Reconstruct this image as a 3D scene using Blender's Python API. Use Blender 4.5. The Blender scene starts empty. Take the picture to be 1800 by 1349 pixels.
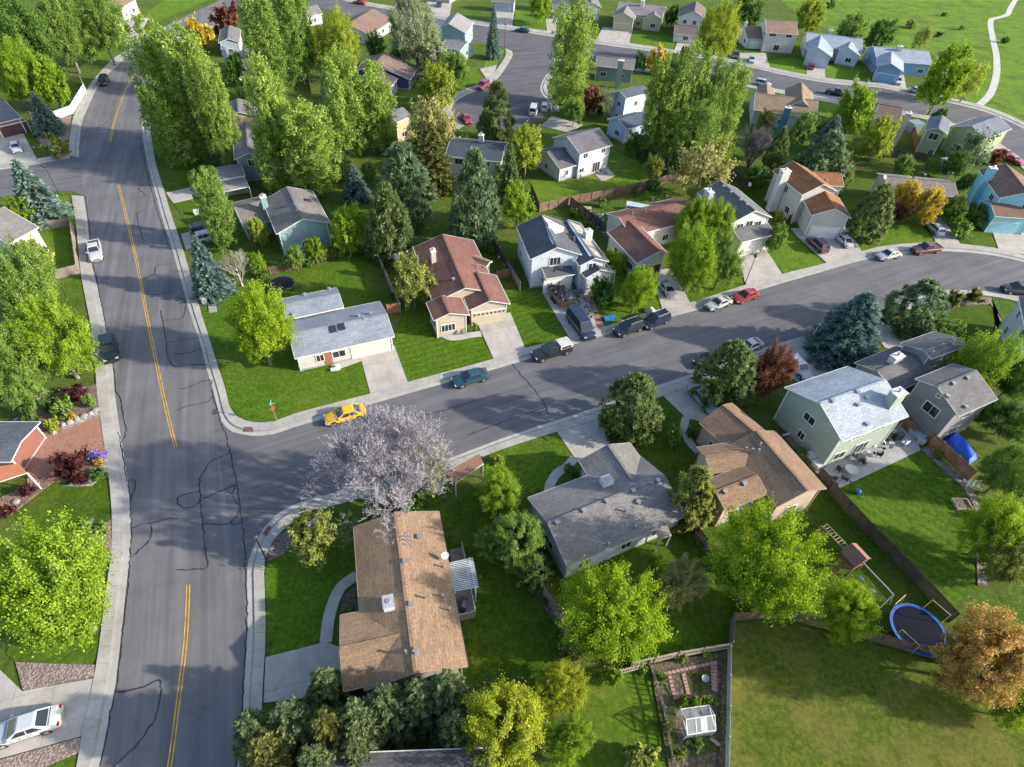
import bpy, math, random
import numpy as np
from mathutils import Vector, Matrix

# ------------------------------------------------------------------ camera, sky, sun, exposure
SC = bpy.context.scene
R = math.radians
FPX, PITCH, ROLL, HCAM = 1045.0, 45.0, 3.2, 55.0
SUN_EL, SUN_DIR = 22.0, (0.9945, -0.105)          # sun stands to the right, slightly behind the camera
_th, _ro = R(PITCH), R(ROLL)
CF = Vector((0, math.cos(_th), -math.sin(_th)))
_R0 = Vector((1, 0, 0)); _U0 = Vector((0, math.sin(_th), math.cos(_th)))
CR = _R0 * math.cos(_ro) + _U0 * math.sin(_ro)
CU = -_R0 * math.sin(_ro) + _U0 * math.cos(_ro)
CC = Vector((0, 0, HCAM))
cd = bpy.data.cameras.new('camera'); cam = bpy.data.objects.new('camera', cd)
SC.collection.objects.link(cam); SC.camera = cam
cd.sensor_width = 36; cd.lens = FPX / 1800 * 36; cd.clip_end = 5000; cd.clip_start = 0.5
m3 = Matrix((CR, CU, -CF)).transposed()
cam.matrix_world = Matrix.Translation(CC) @ m3.to_4x4()
w = bpy.data.worlds.new('World'); SC.world = w; w.use_nodes = True
nt = w.node_tree; sky = nt.nodes.new('ShaderNodeTexSky'); sky.sky_type = 'NISHITA'
sky.sun_disc = False; sky.sun_elevation = R(SUN_EL)
sky.sun_rotation = math.atan2(SUN_DIR[0], SUN_DIR[1]); sky.air_density = 1.0; sky.dust_density = 1.5
nt.links.new(sky.outputs[0], nt.nodes['Background'].inputs[0])
nt.nodes['Background'].inputs[1].default_value = 0.15
sl = bpy.data.lights.new('sun', 'SUN'); sl.energy = 3.8; sl.angle = R(1.0); sl.color = (1.0, 0.93, 0.80)
so = bpy.data.objects.new('sun', sl); SC.collection.objects.link(so)
_sd = Vector((SUN_DIR[0] * math.cos(R(SUN_EL)), SUN_DIR[1] * math.cos(R(SUN_EL)), math.sin(R(SUN_EL))))
so.rotation_euler = _sd.to_track_quat('Z', 'Y').to_euler(); so.location = (80, -20, 60)
SC.view_settings.view_transform = 'Standard'; SC.view_settings.look = 'None'
SC.view_settings.exposure = 1.3; SC.view_settings.gamma = 1.0

# ------------------------------------------------------------------ helpers
rnd = random.Random(7)
COL = SC.collection
def ray(x, y): return CF + CR * ((x - 900) / FPX) - CU * ((y - 674.5) / FPX)
def G(x, y, z=0.0):
    d = ray(x, y); return CC + d * ((z - HCAM) / d.z)
def depth(p): return (Vector(p) - CC).dot(CF)
def tag(o, label=None, cat=None, group=None, kind=None):
    if label: o['label'] = label
    if cat: o['category'] = cat
    if group: o['group'] = group
    if kind: o['kind'] = kind
    return o
def empty(name, loc, rz=0.0):
    o = bpy.data.objects.new(name, None); COL.objects.link(o); o.location = loc
    o.rotation_euler = (0, 0, rz); o.empty_display_size = .3; return o

# ---- materials
MATS = {}
def newmat(name):
    m = bpy.data.materials.new(name); m.use_nodes = True
    t = m.node_tree; b = t.nodes['Principled BSDF']; return m, t, b
def N(t, typ, **kw):
    n = t.nodes.new(typ)
    for k, v in kw.items(): setattr(n, k, v)
    return n
def ramp(t, fac, stops):
    r = N(t, 'ShaderNodeValToRGB'); e = r.color_ramp.elements
    while len(e) < len(stops): e.new(0.5)
    for i, (p, c) in enumerate(stops):
        e[i].position = p; e[i].color = (*c, 1) if len(c) == 3 else c
    t.links.new(fac, r.inputs[0]); return r.outputs[0]
def noise(t, scale, detail=4, rough=.6, vec=None):
    n = N(t, 'ShaderNodeTexNoise'); n.inputs['Scale'].default_value = scale
    n.inputs['Detail'].default_value = detail; n.inputs['Roughness'].default_value = rough
    if vec is not None: t.links.new(vec, n.inputs['Vector'])
    return n.outputs['Fac']
def mix(t, fac, a, b, mode='MIX'):
    n = N(t, 'ShaderNodeMix', data_type='RGBA', blend_type=mode)
    for i, v in ((0, fac), (6, a), (7, b)):
        if hasattr(v, 'is_output'): t.links.new(v, n.inputs[i])
        else: n.inputs[i].default_value = v if i == 0 else (*v, 1)
    return n.outputs[2]
def sc(c, k): return tuple(max(0, min(1, x * k)) for x in c)
def wpos(t):
    g = N(t, 'ShaderNodeNewGeometry'); return g.outputs['Position']
def bump(t, b, h, s, d=.05):
    n = N(t, 'ShaderNodeBump'); n.inputs['Strength'].default_value = s; n.inputs['Distance'].default_value = d
    t.links.new(h, n.inputs['Height']); t.links.new(n.outputs[0], b.inputs['Normal'])
def plain(c, rough=.6, metal=0.0, var=.12, nm='paint', coat=0.0, spec=.5):
    k = ('pl', c, rough, metal, var, coat)
    if k in MATS: return MATS[k]
    m, t, b = newmat(nm); p = wpos(t)
    f = noise(t, 1.3, 5, .6, p)
    t.links.new(ramp(t, f, [(.3, sc(c, 1 - var)), (.7, sc(c, 1 + var))]), b.inputs['Base Color'])
    b.inputs['Roughness'].default_value = rough; b.inputs['Metallic'].default_value = metal
    b.inputs['Coat Weight'].default_value = coat; b.inputs['Specular IOR Level'].default_value = spec
    MATS[k] = m; return m
def roofmat(c, nm='shingle', row=.30, wd=.9, contrast=.30):
    k = ('rf', c, row)
    if k in MATS: return MATS[k]
    m, t, b = newmat(nm)
    uv = N(t, 'ShaderNodeUVMap').outputs[0]
    br = N(t, 'ShaderNodeTexBrick'); t.links.new(uv, br.inputs['Vector'])
    br.inputs['Scale'].default_value = 1; br.inputs['Brick Width'].default_value = wd; br.inputs['Row Height'].default_value = row
    br.inputs['Mortar Size'].default_value = .025; br.inputs['Mortar Smooth'].default_value = .3; br.inputs['Bias'].default_value = 0
    br.inputs['Color1'].default_value = (*sc(c, 1 - contrast), 1); br.inputs['Color2'].default_value = (*sc(c, 1 + contrast), 1)
    br.inputs['Mortar'].default_value = (*sc(c, .6), 1)
    p = wpos(t)
    c1 = mix(t, .6, br.outputs['Color'], ramp(t, noise(t, 6, 3, .7, p), [(.35, sc(c, .62)), (.65, sc(c, 1.4))]))
    c2 = mix(t, .55, c1, ramp(t, noise(t, .35, 5, .65, p), [(.3, (.66, .66, .68)), (.7, (1.28, 1.26, 1.23))]), 'MULTIPLY')
    t.links.new(c2, b.inputs['Base Color']); b.inputs['Roughness'].default_value = .95
    b.inputs['Specular IOR Level'].default_value = .25
    bump(t, b, br.outputs['Fac'], .5, .03)
    MATS[k] = m; return m
def wallmat(c, nm='siding', gap=.2):
    k = ('wl', c, gap)
    if k in MATS: return MATS[k]
    m, t, b = newmat(nm); p = wpos(t)
    sx = N(t, 'ShaderNodeSeparateXYZ'); t.links.new(p, sx.inputs[0])
    md = N(t, 'ShaderNodeMath', operation='FRACT'); dv = N(t, 'ShaderNodeMath', operation='DIVIDE'); dv.inputs[1].default_value = gap
    t.links.new(sx.outputs[2], dv.inputs[0]); t.links.new(dv.outputs[0], md.inputs[0])
    st = ramp(t, md.outputs[0], [(0, (.72, .72, .72)), (.14, (1, 1, 1)), (1, (1, 1, 1))])
    base = ramp(t, noise(t, .8, 5, .65, p), [(.3, sc(c, .86)), (.7, sc(c, 1.1))])
    t.links.new(mix(t, .8, base, st, 'MULTIPLY'), b.inputs['Base Color'])
    b.inputs['Roughness'].default_value = .75; bump(t, b, md.outputs[0], .35, .02)
    MATS[k] = m; return m
def brickmat(c, nm='brick', w_=.4, h_=.14):
    k = ('bk', c)
    if k in MATS: return MATS[k]
    m, t, b = newmat(nm); p = wpos(t)
    f = noise(t, 5, 4, .7, p)
    t.links.new(ramp(t, f, [(.3, sc(c, .6)), (.5, c), (.7, sc(c, 1.35))]), b.inputs['Base Color'])
    b.inputs['Roughness'].default_value = .9; MATS[k] = m; return m
def lawnmat(c, nm='grass', dry=(.16, .15, .045), dryf=.35, stripe=None):
    k = ('lw', c, dry, dryf, stripe)
    if k in MATS: return MATS[k]
    m, t, b = newmat(nm); p = wpos(t)
    c1 = ramp(t, noise(t, 2.2, 8, .75, p), [(.28, sc(c, .50)), (.5, c), (.74, sc(c, 1.6))])
    f2 = ramp(t, noise(t, .17, 6, .65, p), [(.42, (0, 0, 0)), (.72, (dryf,) * 3)])
    c2 = mix(t, f2, c1, dry)
    c3 = mix(t, .5, c2, ramp(t, noise(t, 9, 3, .8, p), [(.3, (.55, .58, .5)), (.7, (1.4, 1.4, 1.35))]), 'MULTIPLY')
    c3 = mix(t, .75, c3, ramp(t, noise(t, .55, 6, .7, p), [(.34, (.72, .76, .74)), (.5, (1, 1, 1)), (.68, (1.30, 1.22, 1.25))]), 'MULTIPLY')
    if stripe:
        mp = N(t, 'ShaderNodeMapping'); mp.inputs['Rotation'].default_value = (0, 0, R(stripe)); t.links.new(p, mp.inputs[0])
        wv = N(t, 'ShaderNodeTexWave'); wv.inputs['Scale'].default_value = .28; wv.inputs['Distortion'].default_value = .8
        t.links.new(mp.outputs[0], wv.inputs[0])
        c3 = mix(t, .6, c3, ramp(t, wv.outputs['Fac'], [(.35, (.86, .88, .84)), (.65, (1.14, 1.12, 1.1))]), 'MULTIPLY')
    t.links.new(c3, b.inputs['Base Color']); b.inputs['Roughness'].default_value = 1
    b.inputs['Specular IOR Level'].default_value = .1
    bump(t, b, noise(t, 12, 3, .8, p), .9, .12)
    MATS[k] = m; return m
def asphalt(c, nm, ang):
    m, t, b = newmat(nm); p = wpos(t)
    m0 = N(t, 'ShaderNodeMapping'); m0.inputs['Rotation'].default_value = (0, 0, R(ang)); mp = N(t, 'ShaderNodeMapping'); mp.inputs['Scale'].default_value = (.9, .03, 1)
    t.links.new(p, m0.inputs[0]); t.links.new(m0.outputs[0], mp.inputs[0])
    c1 = ramp(t, noise(t, 1.1, 5, .6, mp.outputs[0]), [(.35, sc(c, .82)), (.65, sc(c, 1.2))])
    c2 = mix(t, .8, c1, ramp(t, noise(t, .22, 7, .65, p), [(.3, (.76, .77, .80)), (.7, (1.2, 1.19, 1.17))]), 'MULTIPLY')
    c2 = mix(t, .6, c2, ramp(t, noise(t, .65, 7, .75, p), [(.28, (.55, .55, .58)), (.40, (1, 1, 1)), (1, (1.06, 1.06, 1.05))]), 'MULTIPLY')
    c3 = mix(t, .5, c2, ramp(t, noise(t, 20, 3, .8, p), [(.3, (.8, .8, .8)), (.7, (1.2, 1.2, 1.2))]), 'MULTIPLY')
    t.links.new(c3, b.inputs['Base Color']); b.inputs['Roughness'].default_value = .9; b.inputs['Specular IOR Level'].default_value = .3
    return m
def concrete(c=(.30, .28, .26), joint=1.6, nm='concrete', var=.2):
    k = ('cc', c, joint)
    if k in MATS: return MATS[k]
    m, t, b = newmat(nm); p = wpos(t)
    c1 = ramp(t, noise(t, .45, 7, .7, p), [(.3, sc(c, 1 - var)), (.7, sc(c, 1 + var))])
    c1 = mix(t, .5, c1, ramp(t, noise(t, 12, 4, .75, p), [(.3, (.75, .75, .75)), (.7, (1.2, 1.2, 1.2))]), 'MULTIPLY')
    c1 = mix(t, .55, c1, ramp(t, noise(t, .8, 6, .7, p), [(.30, (.55, .53, .50)), (.42, (1, 1, 1)), (1, (1.05, 1.05, 1.05))]), 'MULTIPLY')
    if joint:
        uv = N(t, 'ShaderNodeUVMap').outputs[0]
        br = N(t, 'ShaderNodeTexBrick'); br.offset = 0; t.links.new(uv, br.inputs['Vector'])
        br.inputs['Scale'].default_value = 1; br.inputs['Brick Width'].default_value = joint; br.inputs['Row Height'].default_value = joint
        br.inputs['Mortar Size'].default_value = .02; br.inputs['Color1'].default_value = (.93, .93, .93, 1); br.inputs['Color2'].default_value = (1.06, 1.05, 1.03, 1)
        br.inputs['Mortar'].default_value = (.55, .53, .5, 1); br.inputs['Mortar Smooth'].default_value = .2
        c1 = mix(t, .85, c1, br.outputs['Color'], 'MULTIPLY')
    t.links.new(c1, b.inputs['Base Color']); b.inputs['Roughness'].default_value = .9; b.inputs['Specular IOR Level'].default_value = .3
    MATS[k] = m; return m
def gravel(c, nm='gravel', s=5.0):
    k = ('gv', c, s)
    if k in MATS: return MATS[k]
    m, t, b = newmat(nm); p = wpos(t)
    v = N(t, 'ShaderNodeTexVoronoi'); v.inputs['Scale'].default_value = s; t.links.new(p, v.inputs['Vector'])
    c1 = mix(t, .7, ramp(t, noise(t, 1.2, 5, .7, p), [(.3, sc(c, .65)), (.7, sc(c, 1.3))]), ramp(t, v.outputs['Distance'], [(.1, (1.3, 1.3, 1.3)), (.6, (.45, .42, .4))]), 'MULTIPLY')
    t.links.new(c1, b.inputs['Base Color']); b.inputs['Roughness'].default_value = 1
    bump(t, b, v.outputs['Distance'], .8, -.08); MATS[k] = m; return m
def leafmat(dark, mid, light, nm='foliage', trans=.45):
    k = ('lf', dark, mid, light)
    if k in MATS: return MATS[k]
    m = bpy.data.materials.new(nm); m.use_nodes = True; t = m.node_tree; t.nodes.clear()
    at = N(t, 'ShaderNodeAttribute', attribute_name='tint')
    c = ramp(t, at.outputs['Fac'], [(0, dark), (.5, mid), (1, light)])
    c = mix(t, .7, c, ramp(t, noise(t, .5, 3, .6, wpos(t)), [(.3, (.75, .78, .8)), (.7, (1.25, 1.2, 1.1))]), 'MULTIPLY')
    d = N(t, 'ShaderNodeBsdfDiffuse'); tr = N(t, 'ShaderNodeBsdfTranslucent'); mx = N(t, 'ShaderNodeMixShader'); o = N(t, 'ShaderNodeOutputMaterial')
    t.links.new(c, d.inputs[0]); t.links.new(c, tr.inputs[0]); mx.inputs[0].default_value = trans
    t.links.new(d.outputs[0], mx.inputs[1]); t.links.new(tr.outputs[0], mx.inputs[2]); t.links.new(mx.outputs[0], o.inputs[0])
    MATS[k] = m; return m
WHITE = plain((.62, .61, .58), .6, nm='white_paint'); TRIM = plain((.58, .57, .54), .6, nm='trim')
GLASS = plain((.025, .03, .04), .08, nm='window_glass', var=.05); BLACK = plain((.02, .02, .022), .5, nm='black')
TYRE = plain((.02, .02, .02), .85, nm='rubber'); RIM = plain((.45, .45, .46), .35, .8, nm='rim')
WOODF = plain((.16, .10, .065), .9, var=.4, nm='fence_wood'); WOODG = plain((.20, .17, .145), .9, var=.35, nm='grey_wood')
METAL = plain((.38, .38, .39), .4, .6, nm='metal'); BARK = plain((.17, .14, .11), .95, var=.4, nm='bark'); PALEBARK = plain((.42, .40, .36), .9, var=.25, nm='pale_bark')
BLUEP = plain((.03, .12, .45), .5, nm='blue_plastic'); CONC = concrete(); SIDEW = concrete((.33, .31, .285), 1.5)

# ---- mesh builder
class MB:
    def __init__(s): s.v = []; s.f = []; s.m = []; s.uv = []; s.mats = []
    def mi(s, mat):
        if mat not in s.mats: s.mats.append(mat)
        return s.mats.index(mat)
    def face(s, pts, mat, uv=None):
        n = len(s.v); s.v += [tuple(p) for p in pts]; s.f.append(list(range(n, n + len(pts)))); s.m.append(s.mi(mat))
        s.uv.append(uv if uv else [(p[0], p[1]) for p in pts])
    def box(s, c, size, mat, rz=0.0, ax=None):
        hx, hy, hz = size[0] / 2, size[1] / 2, size[2] / 2
        if ax is None: u = Vector((math.cos(rz), math.sin(rz), 0)); v = Vector((-math.sin(rz), math.cos(rz), 0)); k = Vector((0, 0, 1))
        else: u, v, k = ax
        c = Vector(c); P = lambda a, b, d: c + u * (a * hx) + v * (b * hy) + k * (d * hz)
        for q in (((-1,-1,1),(1,-1,1),(1,1,1),(-1,1,1)), ((-1,1,-1),(1,1,-1),(1,-1,-1),(-1,-1,-1)), ((-1,-1,-1),(1,-1,-1),(1,-1,1),(-1,-1,1)),
                  ((1,-1,-1),(1,1,-1),(1,1,1),(1,-1,1)), ((1,1,-1),(-1,1,-1),(-1,1,1),(1,1,1)), ((-1,1,-1),(-1,-1,-1),(-1,-1,1),(-1,1,1))):
            s.face([P(*a) for a in q], mat)
    def tube(s, a, b, r0, r1, mat, n=6, cap=True):
        a, b = Vector(a), Vector(b); d = (b - a)
        if d.length < 1e-6: return
        q = d.to_track_quat('Z', 'Y'); A = []; B = []
        for i in range(n):
            o = q @ Vector((math.cos(2 * math.pi * i / n), math.sin(2 * math.pi * i / n), 0)); A.append(a + o * r0); B.append(b + o * r1)
        for i in range(n): j = (i + 1) % n; s.face([A[i], A[j], B[j], B[i]], mat)
        if cap: s.face(B, mat); s.face(A[::-1], mat)
    def path(s, pts, r, mat, n=5):
        for a, b in zip(pts, pts[1:]): s.tube(a, b, r, r, mat, n)
    def prism(s, pts, z0, z1, mat, smat=None):
        s.face([(p[0], p[1], z1) for p in pts], mat); n = len(pts)
        for i in range(n):
            a, b = pts[i], pts[(i + 1) % n]; s.face([(a[0], a[1], z0), (b[0], b[1], z0), (b[0], b[1], z1), (a[0], a[1], z1)], smat or mat)
    def lathe(s, c, prof, mat, n=14):
        c = Vector(c)
        for (r0, z0), (r1, z1) in zip(prof, prof[1:]):
            for i in range(n):
                a, b = 2 * math.pi * i / n, 2 * math.pi * (i + 1) / n
                q = [c + Vector((r0 * math.cos(a), r0 * math.sin(a), z0)), c + Vector((r0 * math.cos(b), r0 * math.sin(b), z0)),
                     c + Vector((r1 * math.cos(b), r1 * math.sin(b), z1)), c + Vector((r1 * math.cos(a), r1 * math.sin(a), z1))]
                s.face(q, mat)
    def build(s, name, parent=None, off=None, smooth=False):
        me = bpy.data.meshes.new(name); o = Vector(off) if off is not None else (Vector(parent.location) if parent is not None and parent.type == 'EMPTY' else Vector((0, 0, 0)))
        me.from_pydata([tuple(Vector(p) - o) for p in s.v], [], s.f)
        for m in s.mats: me.materials.append(m)
        me.polygons.foreach_set('material_index', s.m)
        ul = me.uv_layers.new(name='UVMap'); fl = []
        for u in s.uv:
            for q in u: fl += [q[0], q[1]]
        ul.data.foreach_set('uv', fl)
        if smooth: me.polygons.foreach_set('use_smooth', [True] * len(s.f))
        me.update(); ob = bpy.data.objects.new(name, me); COL.objects.link(ob)
        if parent is not None: ob.parent = parent
        return ob
def smoothline(pts, k=6):
    P = [Vector((p[0], p[1], 0)) for p in pts]; out = []
    for i in range(len(P) - 1):
        p0 = P[max(i - 1, 0)]; p1 = P[i]; p2 = P[i + 1]; p3 = P[min(i + 2, len(P) - 1)]
        for j in range(k):
            t = j / k; out.append(.5 * ((2 * p1) + (-p0 + p2) * t + (2 * p0 - 5 * p1 + 4 * p2 - p3) * t * t + (-p0 + 3 * p1 - 3 * p2 + p3) * t ** 3))
    out.append(P[-1]); return out
def W(pts, sm=0):
    q = [G(*p) for p in pts]; return smoothline(q, sm) if sm else q
def resample(L, n):
    d = [0]
    for a, b in zip(L, L[1:]): d.append(d[-1] + (b - a).length)
    out = []; j = 0
    for i in range(n):
        s_ = d[-1] * i / (n - 1)
        while j < len(L) - 2 and d[j + 1] < s_: j += 1
        q = (s_ - d[j]) / max(1e-6, d[j + 1] - d[j]); out.append(L[j].lerp(L[j + 1], min(1, max(0, q))))
    return out, d[-1]
def sheet(name, pts, z, mat, sm=0, kind='structure'):
    b = MB(); L = W(pts, 0) if not sm else smoothline(W(pts) + [W(pts)[0]], sm)[:-1]
    b.face([(p.x, p.y, z) for p in L], mat); return tag(b.build(name), kind=kind)
def slab(name, pts, z0, z1, mat, ang=0.0, kind='structure'):
    b = MB(); L = W(pts)
    d = (L[1] - L[0]).normalized(); e = Vector((-d.y, d.x, 0))
    b.face([(p.x, p.y, z1) for p in L], mat, [((p - L[0]).dot(d), (p - L[0]).dot(e)) for p in L]); n = len(L)
    for i in range(n):
        a, c = L[i], L[(i + 1) % n]; b.face([(a.x, a.y, z0), (c.x, c.y, z0), (c.x, c.y, z1), (a.x, a.y, z1)], mat)
    return tag(b.build(name), kind=kind)
def ribbon(b, pts, width, z, mat):
    """flat strip along world points"""
    n = len(pts)
    Lp = []; Rp = []
    for i, p in enumerate(pts):
        t = (pts[min(i + 1, n - 1)] - pts[max(i - 1, 0)]); t.z = 0; t.normalize(); v = Vector((-t.y, t.x, 0)) * (width / 2)
        Lp.append(p + v); Rp.append(p - v)
    for i in range(n - 1): b.face([(q.x, q.y, z) for q in (Lp[i], Rp[i], Rp[i + 1], Lp[i + 1])], mat)
# ------------------------------------------------------------------ ground, roads, pavements
GRASS = (.045, .085, .012)
b = MB(); b.face([(-900, -300, 0), (900, -300, 0), (900, 1500, 0), (-900, 1500, 0)], lawnmat((.060, .108, .012), dry=(.14, .125, .045), dryf=.7)); tag(b.build('ground'), kind='structure')
ASPH_M = asphalt((.126, .120, .128), 'main_asphalt', -22); ASPH_S = asphalt((.110, .106, .114), 'street_asphalt', 62); ASPH_F = asphalt((.095, .09, .10), 'far_asphalt', -115)
ML = [(420,-25),(383,2),(340,22),(297,43),(262,65),(232,93),(192,129),(171,156),(156,187),(145,214),(140,247),(139,277),(146,339),(154,390),(161,461),(174,516),(187,582),(198,642),(202,690),(209,743),(221,821),(228,869),(231,932),(228,982),(222,1034),(214,1110),(204,1198),(192,1261),(174,1350),(150,1440)]
MR = [(480,-5),(425,14),(380,50),(330,95),(285,130),(256,165),(248,209),(252,247),(260,290),(273,339),(285,383),(302,436),(320,501),(335,554),(353,607),(363,648),(373,680),(386,730),(400,800),(418,880),(428,950),(434,1009),(435,1110),(429,1211),(426,1281),(416,1348),(400,1430)]
NE = [(386,730),(393,746),(404,757),(420,763),(451,767),(483,763),(526,749),(585,732),(652,711),(765,679),(899,641),(1061,590),(1175,559),(1238,542),(1350,506),(1426,484),(1526,456),(1602,446),(1652,442),(1728,447),(1800,461),(1880,485)]
SE = [(434,1009),(437,985),(447,960),(465,927),(495,899),(533,882),(640,852),(775,811),(900,765),(1046,717),(1155,678),(1233,652),(1350,610),(1441,582),(1559,540),(1620,520),(1657,512),(1678,510),(1743,513),(1800,524),(1880,545)]
def roadpoly(name, A, B, z, mat):
    b = MB(); L = W(A, 5); Rr = W(B, 5); n = 60; L, _ = resample(L, n); Rr, _ = resample(Rr, n)
    for i in range(n - 1): b.face([(q.x, q.y, z) for q in (L[i], Rr[i], Rr[i + 1], L[i + 1])], mat)
    return tag(b.build(name), kind='structure')
roadpoly('main_road', ML, MR, .008, ASPH_M)
roadpoly('side_street', NE[3:], SE[2:], .012, ASPH_S)
sheet('street_corner', [(386,730),(393,746),(404,757),(420,763),(446,860),(449,960),(437,985),(434,1012),(412,960),(392,850),(376,730)], .0155, ASPH_S)
FN = [(560,-14),(620,5),(700,20),(800,38),(900,54),(978,66),(1051,78),(1127,88),(1218,101),(1278,108),(1350,126),(1451,146),(1542,154),(1592,164),(1635,174),(1703,189),(1751,204),(1800,227),(1860,262)]
FS = [(540,6),(600,24),(700,46),(800,66),(900,88),(968,96),(1051,108),(1127,120),(1218,134),(1278,141),(1350,154),(1438,169),(1522,184),(1615,200),(1645,207),(1700,225),(1740,242),(1790,275),(1830,310)]
roadpoly('far_street', FN, FS, .016, ASPH_F)
sheet('cul_de_sac', [(903,90),(900,101),(879,134),(861,149),(836,161),(808,174),(795,190),(800,206),(818,220),(850,228),(900,228),(945,215),(966,197),(964,180),(950,160),(955,140),(975,112),(980,94)], .020, ASPH_F)
sheet('left_street', [(143,274),(124,278),(60,290),(-80,312),(-80,352),(0,346),(70,338),(126,336),(147,345)], .020, ASPH_S)
def walk(name, road, lawn, rev=False, frac=.30, n=None):
    A = W(road, 5); B = W(lawn, 5); n = n or max(12, len(road) * 5); A, la = resample(A, n); B, _ = resample(B, n)
    m1 = [a.lerp(c, frac) for a, c in zip(A, B)]; m2 = [a.lerp(c, frac + .11) for a, c in zip(A, B)]
    b = MB(); gut = concrete((.34, .32, .29), 0); RIS = concrete((.22, .21, .195), 0); s = 0.0
    for i in range(n - 1):
        ds = (A[i + 1] - A[i]).length
        def q(P, z0, Q, z1, m, wd):
            b.face([(P[i].x, P[i].y, z0), (Q[i].x, Q[i].y, z1), (Q[i + 1].x, Q[i + 1].y, z1), (P[i + 1].x, P[i + 1].y, z0)], m, [(s, 0.02), (s, wd), (s + ds, wd), (s + ds, 0.02)])
        q(A, .024, m1, .028, gut, .5); q(m1, .028, m2, .13, RIS, .5); q(m2, .13, B, .13, SIDEW, 1.45); q(B, .13, B, 0.0, SIDEW, .1)
        s += ds
    return tag(b.build(name), kind='structure')
walk('sidewalk', ML[4:12], [(250,47),(228,84),(197,106),(163,143),(150,165),(131,202),(123,242),(122,276)])
walk('sidewalk', [(147,345)] + ML[13:], [(126,345),(134,395),(142,476),(151,527),(161,579),(168,642),(171,690),(180,756),(189,821),(195,869),(198,932),(195,982),(188,1034),(176,1130),(166,1193),(146,1286),(135,1350),(105,1440)])
walk('sidewalk', MR[6:17] + NE[:9], [(262,205),(266,240),(275,290),(290,340),(303,383),(321,436),(338,495),(352,545),(368,595),(382,640),(395,680),(401,705),(406,720),(423,737),(450,744),(483,742),(526,726),(652,693)])
walk('sidewalk', NE[8:], [(652,693),(717,673),(868,632),(923,613),(1001,595),(1061,576),(1142,549),(1213,533),(1313,501),(1378,482),(1453,463),(1514,443),(1564,432),(1640,427),(1690,430),(1753,438),(1800,450),(1890,474)])
walk('sidewalk', MR[21:], [(464,1009),(467,1110),(462,1211),(459,1281),(450,1348),(436,1430)])
walk('sidewalk', SE, [(464,1009),(465,992),(470,972),(484,947),(513,920),(545,902),(650,872),(780,830),(900,784),(1056,737),(1165,697),(1243,670),(1357,628),(1446,599),(1566,556),(1625,535),(1662,523),(1690,519),(1743,522),(1800,534),(1880,556)])
walk('sidewalk', FN, [(563,-20),(624,0),(704,14),(804,31),(904,47),(980,58),(1053,70),(1129,80),(1220,94),(1280,102),(1352,119),(1453,138),(1544,146),(1594,156),(1637,166),(1706,181),(1756,196),(1806,219),(1870,254)])
walk('sidewalk', FS[6:], [(1050,114),(1125,126),(1216,140),(1276,147),(1348,161),(1436,177),(1519,192),(1611,208),(1642,215),(1696,234),(1735,251),(1783,285),(1820,318)])
walk('sidewalk', [(900,90),(900,101),(879,134),(861,149),(836,161),(808,174),(795,190),(800,206),(818,220)], [(888,86),(888,100),(868,129),(851,143),(828,154),(796,166),(781,188),(786,211),(806,229)])
walk('sidewalk', [(968,100),(975,112),(955,140),(950,160),(964,180),(968,197)], [(984,104),(986,115),(966,143),(963,160),(978,178),(984,197)])
walk('sidewalk', [(-80,312),(0,299),(60,290),(124,278)], [(-80,304),(0,290),(62,281),(118,270)])
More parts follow.
